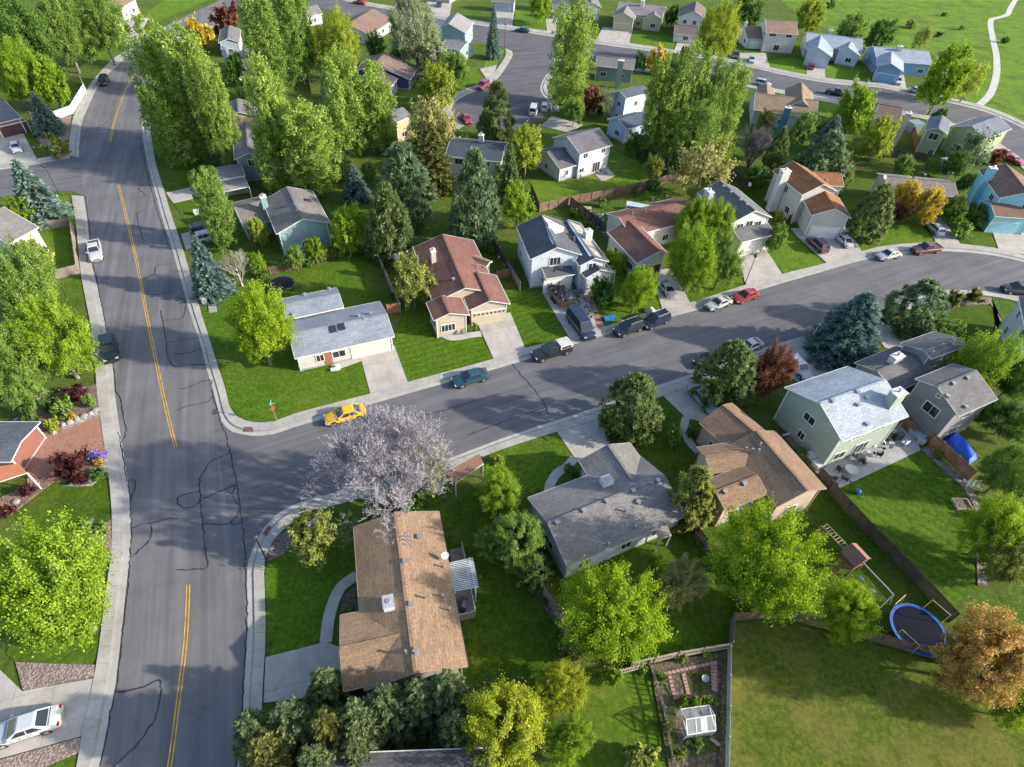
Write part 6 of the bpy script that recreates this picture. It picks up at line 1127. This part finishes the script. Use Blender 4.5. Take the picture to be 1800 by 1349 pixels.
b.build('frame', e); b = MB(); b.box(p + Vector((0, 0, .16)), (1.56, 1.28, .16), gravel((.2, .15, .11), 'sand', 6)); b.build('sand', e)
p = G(1707, 857); e = empty('white_gate', p); tag(e, 'white slatted pallet at the end of the cedar fence', 'pallet'); b = MB()
for i in range(6): b.box(p + Vector((-.75 + i * .3, .15 * (i % 2), .6)), (.12, 1.1, .08), WHITE, -.7)
b.build('slat', e); b = MB(); b.box(p + Vector((0, .1, .45)), (2.0, .1, .1), WHITE, -.7 + 1.57 * 0); b.build('rail', e)
# blue tarp
P_ = [G(1665,767,.9), G(1685,752,.9), G(1724,800,.9), G(1708,812,.9)]; b = MB(); n = 10; tm = plain((.008, .09, .62), .45, nm='tarp', var=.2)
def tp(u, v): q = P_[0].lerp(P_[1], u).lerp(P_[3].lerp(P_[2], u), v); k = math.sin(math.pi * u) * .45 + .08 * math.sin(9 * v + 4 * u) - (.5 if u in (0, 1) or v in (0, 1) else 0); return Vector((q.x, q.y, .55 + k))
for i in range(n):
    for j in range(n): b.face([tp(i / n, j / n), tp((i + 1) / n, j / n), tp((i + 1) / n, (j + 1) / n), tp(i / n, (j + 1) / n)], tm)
for i in range(n):
    for f in ((0,), (1,)):
        v = f[0]; a_, c_ = tp(i / n, v), tp((i + 1) / n, v); b.face([a_, c_, Vector((c_.x, c_.y, 0)), Vector((a_.x, a_.y, 0))], tm); a_, c_ = tp(v, i / n), tp(v, (i + 1) / n); b.face([a_, c_, Vector((c_.x, c_.y, 0)), Vector((a_.x, a_.y, 0))], tm)
tag(b.build('covered_boat'), 'bright blue tarp drawn over a long stored load beside the dark grey house', 'tarp')
def chair(px, py, rz, label, m, name='patio_chair', group=None, z=.06):
    p = G(px, py); p.z = z; e = empty(name, p, rz); tag(e, label, 'chair', group); 
    b = MB(); b.box((0, 0, .42), (.55, .55, .06), m); b.build('seat', e, off=(0, 0, 0)); b = MB(); b.box((-.26, 0, .72), (.06, .55, .6), m); b.build('backrest', e, off=(0, 0, 0))
    for i in (-1, 1):
        for j in (-1, 1): b = MB(); b.box((i * .24, j * .24, .21), (.05, .05, .42), m); b.build('leg', e, off=(0, 0, 0))
    for j in (-1, 1): b = MB(); b.box((0, j * .28, .62), (.5, .05, .05), m); b.build('armrest', e, off=(0, 0, 0))
DKM = plain((.03, .032, .036), .6, nm='dark_wicker'); WPL = plain((.62, .62, .62), .5, nm='white_plastic')
for x, y, r_, l_, m in ((1473,829,.4,'dark patio chair near the left end of the patio',DKM),(1462,845,1.6,'dark patio chair at the lower left corner of the patio',DKM),(1500,806,2.2,'dark patio chair beside the folded umbrella pole',DKM),(1542,803,2.8,'dark patio chair alone in the middle of the patio',DKM),(1515,817,.2,'dark patio chair left of the middle table',DKM),(1566,763,1,'white patio chair near the house wall',WPL),(1587,783,2,'white patio chair at the right end of the patio',WPL),(1188,491,.6,'white plastic chair, left one on the lawn by the coupe',WPL),(1196,496,.9,'white plastic chair, right one on the lawn by the coupe',WPL),(1484,846,2.4,'low dark lounge chair at the patio edge',DKM),(1056,297,.5,'blue cushioned chair on the small patio of the light grey house',plain((.10,.17,.26),.6)),(1065,308,2.5,'grey blue chair on the right of the small sunny patio',plain((.12,.17,.22),.6))): chair(x, y, r_, l_, m)
def table(px, py, r, h, label, m, top=None):
    p = G(px, py); p.z = .06; e = empty('patio_table', p); tag(e, label, 'table'); b = MB(); b.lathe(p, [(0, h), (r, h), (r, h - .05), (0, h - .05)], m, 18); b.build('tabletop', e); b = MB(); b.tube(p, p + Vector((0, 0, h)), .05, .05, METAL, 8); b.lathe(p, [(0, .08), (.3, .04), (.3, 0)], METAL, 12); b.build('pedestal', e)
table(1508, 812, .65, .72, 'dark round table in the middle of the cluttered patio', DKM); table(1493, 831, .75, .6, 'pale round fire table on the patio', plain((.36,.37,.38),.6)); table(1058, 302, .6, .7, 'round glass table on the small sunny patio', plain((.2,.25,.3),.3))
def grill(px, py, rz, label, cov=None):
    p = G(px, py); p.z = .06; e = empty('barbecue_grill', p); tag(e, label, 'grill'); m = cov or BLACK; b = MB(); b.box(p + Vector((0, 0, .45)), (1.3, .6, .75), m, rz); b.build('cabinet', e); b = MB()
    loft(b, [[p + Vector((math.cos(rz) * x - math.sin(rz) * y, math.sin(rz) * x + math.cos(rz) * y, z)) for y, z in ((-.3, .83), (-.22, 1.08), (.1, 1.15), (.3, .95), (.3, .83))] for x in (-.4, .4)], plain((.12, .12, .13), .4, .4)); b.build('lid', e); b = MB(); b.tube(p + Vector((math.sin(rz) * .33 - math.cos(rz) * .3, -math.cos(rz) * .33 - math.sin(rz) * .3, 1.0)), p + Vector((math.sin(rz) * .33 + math.cos(rz) * .3, -math.cos(rz) * .33 + math.sin(rz) * .3, 1.0)), .02, .02, METAL, 5); b.build('handle', e)
grill(1575, 772, .4, 'black covered grill at the right of the cluttered patio'); grill(815, 1070, 1.5, 'black barbecue grill on the deck of the tan roofed house')
boxthing('storage_box', 1427, 806, (1.2, 1.0, 1.0), plain((.46, .48, .5), .5), 'white storage box against the sage green wall', 'box', .5); boxthing('storage_box', 1436, 820, (1.3, 1.0, .8), plain((.5, .51, .53), .5), 'larger white storage box at the patio corner', 'box', .5); boxthing('storage_box', 1608, 768, (1.8, .8, .8), plain((.30, .38, .46), .5), 'pale blue storage chest beside the cedar fence', 'box', -.8); boxthing('air_conditioner', 1403, 777, (.9, .9, .9), plain((.25, .26, .27), .6), 'grey air conditioner beside the sage green wall', 'air conditioner', .4)
boxthing('storage_box', 1616, 779, (.9, .7, .7), plain((.46, .42, .40), .5), 'small pale box beside the blue storage chest', 'box', -.6); boxthing('shed_box', 703, 462, (2.0, 1.4, 1.2), WHITE, 'small white shed box behind the fence by the red brown roof', 'shed', .4)
p = G(1390, 765); e = MB(); e.tube(p + Vector((-1.2, -.4, .3)), p + Vector((1.2, .5, .5)), .12, .2, plain((.48, .48, .5), .6), 8); tag(e.build('folded_umbrella'), 'white folded umbrella lying beside the sage green wall', 'umbrella')
p = G(1497, 800, 1.2); p.z = 0; e = empty('umbrella_pole', p); tag(e, 'tilted umbrella pole standing on the patio', 'umbrella pole'); b = MB(); b.tube(p, p + Vector((1.4, .4, 2.3)), .035, .03, METAL, 6); b.build('pole', e); b = MB(); b.lathe(p, [(0, .1), (.35, .06), (.35, 0)], BLACK, 12); b.build('base', e)
# deck and pergola at the tan roofed house
p0, p1, p2, p3 = G(790, 968, .4), G(812, 962, .4), G(836, 1082, .4), G(806, 1090, .4); e = empty('wood_deck', (p0 + p2) / 2); e.location.z = 0; tag(e, 'grey wood deck along the right wall of the tan roofed house', 'deck'); b = MB(); b.prism([p0, p1, p2, p3], .02, .45, WOODG); b.build('floor', e); b = MB()
for a_, c_ in ((p1, p2), (p2, p3)):
    d = c_ - a_; b.box((a_ + c_) / 2 + Vector((0, 0, 1.0)), (d.length, .12, .08), WPALE, math.atan2(d.y, d.x)); n_ = int(d.length / .25)
    for i in range(n_): q = a_.lerp(c_, i / n_); b.box(q + Vector((0, 0, .55)), (.04, .04, .95), WPALE)
b.build('railing', e)
q0, q1, q2, q3 = G(789, 992, 2.7), G(826, 984, 2.7), G(836, 1034, 2.7), G(800, 1040, 2.7); e = empty('pergola', ((q0 + q2) / 2).xy.to_3d()); tag(e, 'white slatted pergola over the deck of the tan roofed house', 'pergola'); WP = plain((.50, .53, .55), .6, nm='pergola_white')
for q in (q1, q2): b = MB(); b.box((q.x, q.y, 1.35), (.14, .14, 2.7), WP); b.build('post', e)
b = MB()
for a_, c_ in ((q0, q3), (q1, q2)): d = c_ - a_; b.box((a_ + c_) / 2, (d.length + .4, .1, .2), WP, math.atan2(d.y, d.x))
b.build('beam', e); b = MB()
for i in range(17): a_, c_ = q0.lerp(q3, i / 16), q1.lerp(q2, i / 16); d = c_ - a_; b.box((a_ + c_) / 2 + Vector((0, 0, .16)), (d.length + .6, .06, .12), WP, math.atan2(d.y, d.x))
b.build('slat', e)
# patio covers
def cover(q, h, label, mat):
    P_ = [G(x, y, h) for x, y in q]; e = empty('patio_cover', (sum(P_, Vector()) / 4).xy.to_3d()); tag(e, label, 'patio cover'); b = MB(); b.prism(P_, h - .12, h, mat, TRIM); b.build('cover_roof', e)
    for p in P_[2:]: b = MB(); b.box((p.x * .97 + e.location.x * .03, p.y * .97 + e.location.y * .03, (h - .12) / 2), (.14, .14, h - .12), TRIM); b.build('post', e)
cover([(377,317),(430,307),(438,328),(392,338)], 2.5, 'pale panel patio cover on the grey roofed house behind the column tree', plain((.30, .27, .26), .6, var=.2)); cover([(692,446),(744,432),(752,448),(700,462)], 2.5, 'dark grey patio cover left of the red brown roof', plain((.13, .12, .125), .8)); cover([(1102,353),(1143,361),(1140,367),(1101,361)], 4.4, 'pale blue grey dormer awning on the red brown roof', plain((.36, .41, .46), .6))
cover([(784,830),(842,798),(850,815),(800,850)], 2.6, 'small rust brown shed roof by the sidewalk under the lilac grey tree', brickmat((.22, .12, .075))); cover([(-40,825),(33,815),(48,831),(-40,860)], 3.0, 'terracotta porch roof at the left edge', plain((.40, .14, .07), .8, var=.15)); cover([(1150,930),(1172,922),(1180,940),(1160,950)], 2.3, 'small grey step cover behind the long grey roof', CONC)
# greenhouse + garden
c = [G(1196,1247,1.6), G(1246,1240,1.6), G(1258,1284,1.6), G(1208,1292,1.6)]; e = empty('greenhouse', ((c[0] + c[2]) / 2).xy.to_3d()); tag(e, 'small white framed greenhouse in the vegetable garden', 'greenhouse'); r0, r1 = (c[0] + c[3]) / 2 + Vector((0, 0, .7)), (c[1] + c[2]) / 2 + Vector((0, 0, .7)); b = MB(); wf = plain((.52, .54, .55), .5)
for p in c: b.tube((p.x, p.y, 0), p, .05, .05, wf, 6)
for a_, d_ in ((c[0], c[1]), (c[1], c[2]), (c[2], c[3]), (c[3], c[0]), (r0, r1), (c[0], r0), (c[3], r0), (c[1], r1), (c[2], r1)): b.tube(a_, d_, .05, .05, wf, 6)
for t in (.33, .66):
    m_ = r0.lerp(r1, t)
    for q in (c[0].lerp(c[1], t), c[3].lerp(c[2], t)): b.tube(q, m_, .035, .035, wf, 5)
b.build('frame', e)
mg = bpy.data.materials.new('greenhouse_glass'); mg.use_nodes = True; _t = mg.node_tree; _b = _t.nodes['Principled BSDF']; _b.inputs['Base Color'].default_value = (.8, .85, .85, 1); _b.inputs['Roughness'].default_value = .15; _b.inputs['Alpha'].default_value = .22
for (a_, d_, r_a, r_b) in ((c[0], c[1], r0, r1), (c[3], c[2], r0, r1)):
    b = MB(); b.face([a_, d_, r_b, r_a], mg); b.face([a_, d_, (d_.x, d_.y, .1), (a_.x, a_.y, .1)], mg); b.build('glass_pane', e)
b = MB(); a_, d_ = c[3], c[2]; b.face([a_.lerp(d_, .5) + Vector((0, 0, .02)), a_.lerp(d_, .72) + Vector((0, 0, .02)), r0.lerp(r1, .72) + Vector((0, 0, .02)), r0.lerp(r1, .5) + Vector((0, 0, .02))], plain((.5, .5, .5), .6)); b.face([c[0].lerp(c[1], .25) + Vector((0, 0, .02)), c[0].lerp(c[1], .5) + Vector((0, 0, .02)), r0.lerp(r1, .5) + Vector((0, 0, .02)), r0.lerp(r1, .25) + Vector((0, 0, .02))], plain((.45, .43, .38), .6)); b.build('shade_panel', e)
BR = [plain((.34, .20, .17), .9, nm='paver'), plain((.40, .34, .26), .9, nm='paver')]; proto = None; k = 0
for (x0, y0), (x1, y1), n in (((1162,1187),(1256,1166),14), ((1256,1168),(1257,1214),8), ((1252,1168),(1253,1212),8), ((1177,1192),(1186,1228),6), ((1201,1188),(1209,1220),6), ((1190,1228),(1246,1226),6), ((1250,1300),(1262,1310),4)):
    for i in range(n):
        p = G(x0 + (x1 - x0) * i / max(1, n - 1), y0 + (y1 - y0) * i / max(1, n - 1)); p.z = .09 + Z - .034
        if proto is None: b = MB(); b.box((0, 0, 0), (.34, .24, .06), BR[0]); proto = b.build('paving_stone'); o = proto
        else: o = proto.copy(); COL.objects.link(o)
        o.location = p; o.rotation_euler = (0, 0, rnd.uniform(-.2, .2) + .2); tag(o, 'reddish stepping stone edging the vegetable garden beds', 'paving stone', 'garden stepping stones')
    proto = proto
p = G(1238, 1196); e = empty('garden_tub', p); tag(e, 'grey tub standing on the weedy garden bed', 'tub'); b = MB(); b.lathe(p, [(.22, 0), (.32, .5), (.34, .52), (.28, .45), (0, .4)], plain((.25, .27, .3), .5), 14); b.build('body', e)
# boulders by the gardens
def boulder(px, py, s, label, col=(.25, .23, .21), group='garden boulders'):
    bm = bmesh.new(); bmesh.ops.create_icosphere(bm, subdivisions=2, radius=s); rr = random.Random(int(px * 7 + py))
    for v in bm.verts: v.co *= rr.uniform(.8, 1.15); v.co.z *= .7
    me = bpy.data.meshes.new('boulder'); bm.to_mesh(me); bm.free(); me.materials.append(plain(col, .95, var=.3, nm='rock')); o = bpy.data.objects.new('boulder', me); COL.objects.link(o); p = G(px, py); o.location = (p.x, p.y, s * .3); tag(o, label, 'rock', group)
for i, (x, y) in enumerate(((112,748),(124,744),(136,738),(148,733),(160,728),(170,722),(30,742),(20,750),(96,762))): boulder(x, y, rnd.uniform(.3, .5), 'pale rock in the border row along the upper edge of the brick drive')
for x, y in ((150,842),(160,846),(170,836),(178,826),(184,812),(140,850),(128,850),(66,852),(30,884)): boulder(x, y, rnd.uniform(.25, .42), 'pale rock edging the dark lawn and smokebush bed')
boulder(1505, 142, .9, 'long pink boulder in the bed on the far street', (.42, .30, .25)); boulder(1068, 470, .3, 'pale stone by the yellow green bush')
boulder(1030, 556, .35, 'brown rock beside the brick edging on the drive', (.25, .17, .11)); boulder(1142, 549, .8, 'flat pale rock at the lawn corner by the coupe drive', (.38, .33, .29)); boulder(478, 965, .3, 'small rock in the street corner bed')
b = MB(); p = G(590, 651); b.box(p + Vector((0, 0, .2)), (1.2, .35, .3), WHITE, .3); b.box(p + Vector((.2, .5, .25)), (.6, .3, .4), WHITE, .3); tag(b.build('garden_bench'), 'small white bench on the front lawn by the porch', 'bench')
# porch railing of the corner house
a_, c_ = G(527, 652), G(561, 640); b = MB(); d = c_ - a_; e = empty('porch_railing', a_); tag(e, 'white porch railing at the front left of the blue grey roofed house', 'railing'); b.box((a_ + c_) / 2 + Vector((0, 0, 1.0)), (d.length, .1, .1), WHITE, math.atan2(d.y, d.x)); b.build('rail', e); b = MB()
for i in range(13): q = a_.lerp(c_, i / 12); b.box(q + Vector((0, 0, .5)), (.06, .06, 1.0), WHITE)
b.build('baluster', e)
# yard clutter beside the red brown roofed house and elsewhere
p = G(1030, 372); e = empty('picnic_table', p); tag(e, 'weathered wooden picnic table in the littered side yard behind the dark fence', 'table'); b = MB()
for i in range(5): b.box(p + Vector((0, -.4 + i * .2, .75)), (1.9, .17, .05), WPALE)
b.build('tabletop', e); b = MB()
for s in (-1, 1): b.box(p + Vector((0, s * .8, .45)), (1.9, .28, .05), WPALE)
b.build('bench_board', e)
for s in (-1, 1): b = MB(); b.box(p + Vector((s * .7, 0, .38)), (.1, 1.5, .1), WPALE); b.box(p + Vector((s * .7, .3, .37)), (.09, .1, .74), WPALE); b.box(p + Vector((s * .7, -.3, .37)), (.09, .1, .74), WPALE); b.build('leg', e)
scrap([(1040,385),(1050,398),(1060,410),(1052,380),(1066,400)], 40, 'clutter of boxes and boards in the side yard of the red brown roofed house', 'yard_clutter', .8, ((.3,.3,.32),(.12,.09,.07),(.05,.07,.14),(.45,.44,.42)))
p = G(1083, 436); e = empty('cable_spool', p); tag(e, 'round blue spool leaning in the side yard behind the yellow green bush', 'spool'); b = MB(); b.tube(p + Vector((0, -.3, .75)), p + Vector((0, .3, .75)), .4, .4, BLACK, 16); b.build('core', e)
for s in (-1, 1): b = MB(); b.tube(p + Vector((0, s * .3, .75)), p + Vector((0, s * .36, .75)), .75, .75, plain((.02, .12, .42), .5), 18); b.build('flange', e)
scrap([(880,455),(872,440),(890,465)], 18, 'red and grey toys and boxes beside the red brown roofed house', 'yard_clutter', .5, ((.35,.05,.05),(.2,.2,.22),(.4,.38,.35)))
scrap([(1400,750),(1410,768),(1388,735)], 22, 'hoses, pots and boards along the sage green wall', 'yard_clutter', .5, ((.05,.05,.06),(.35,.34,.33),(.2,.12,.08)))
scrap([(1490,822),(1530,790),(1560,790),(1548,775),(1480,840)], 26, 'small pots, cushions and boards scattered over the patio', 'patio_clutter', .6, ((.03,.03,.035),(.45,.45,.46),(.25,.12,.07)))
scrap([(1660,268),(1672,276),(1684,285)], 14, 'reddish heap of yard things before the sage green house', 'yard_clutter', .8, ((.28,.07,.06),(.2,.1,.08)))
boxthing('garden_shed', 1602, 232, (3.0, 2.4, 2.4), plain((.16,.22,.27),.7), 'small blue grey shed beside the sage green house', 'shed', .3); boxthing('garden_shed', 1662, 300, (3.0, 2.6, 2.3), plain((.25,.40,.42),.7), 'small pale teal shed in the yard above the low brown roofed house', 'shed', .2)
print('objects', len(bpy.data.objects))
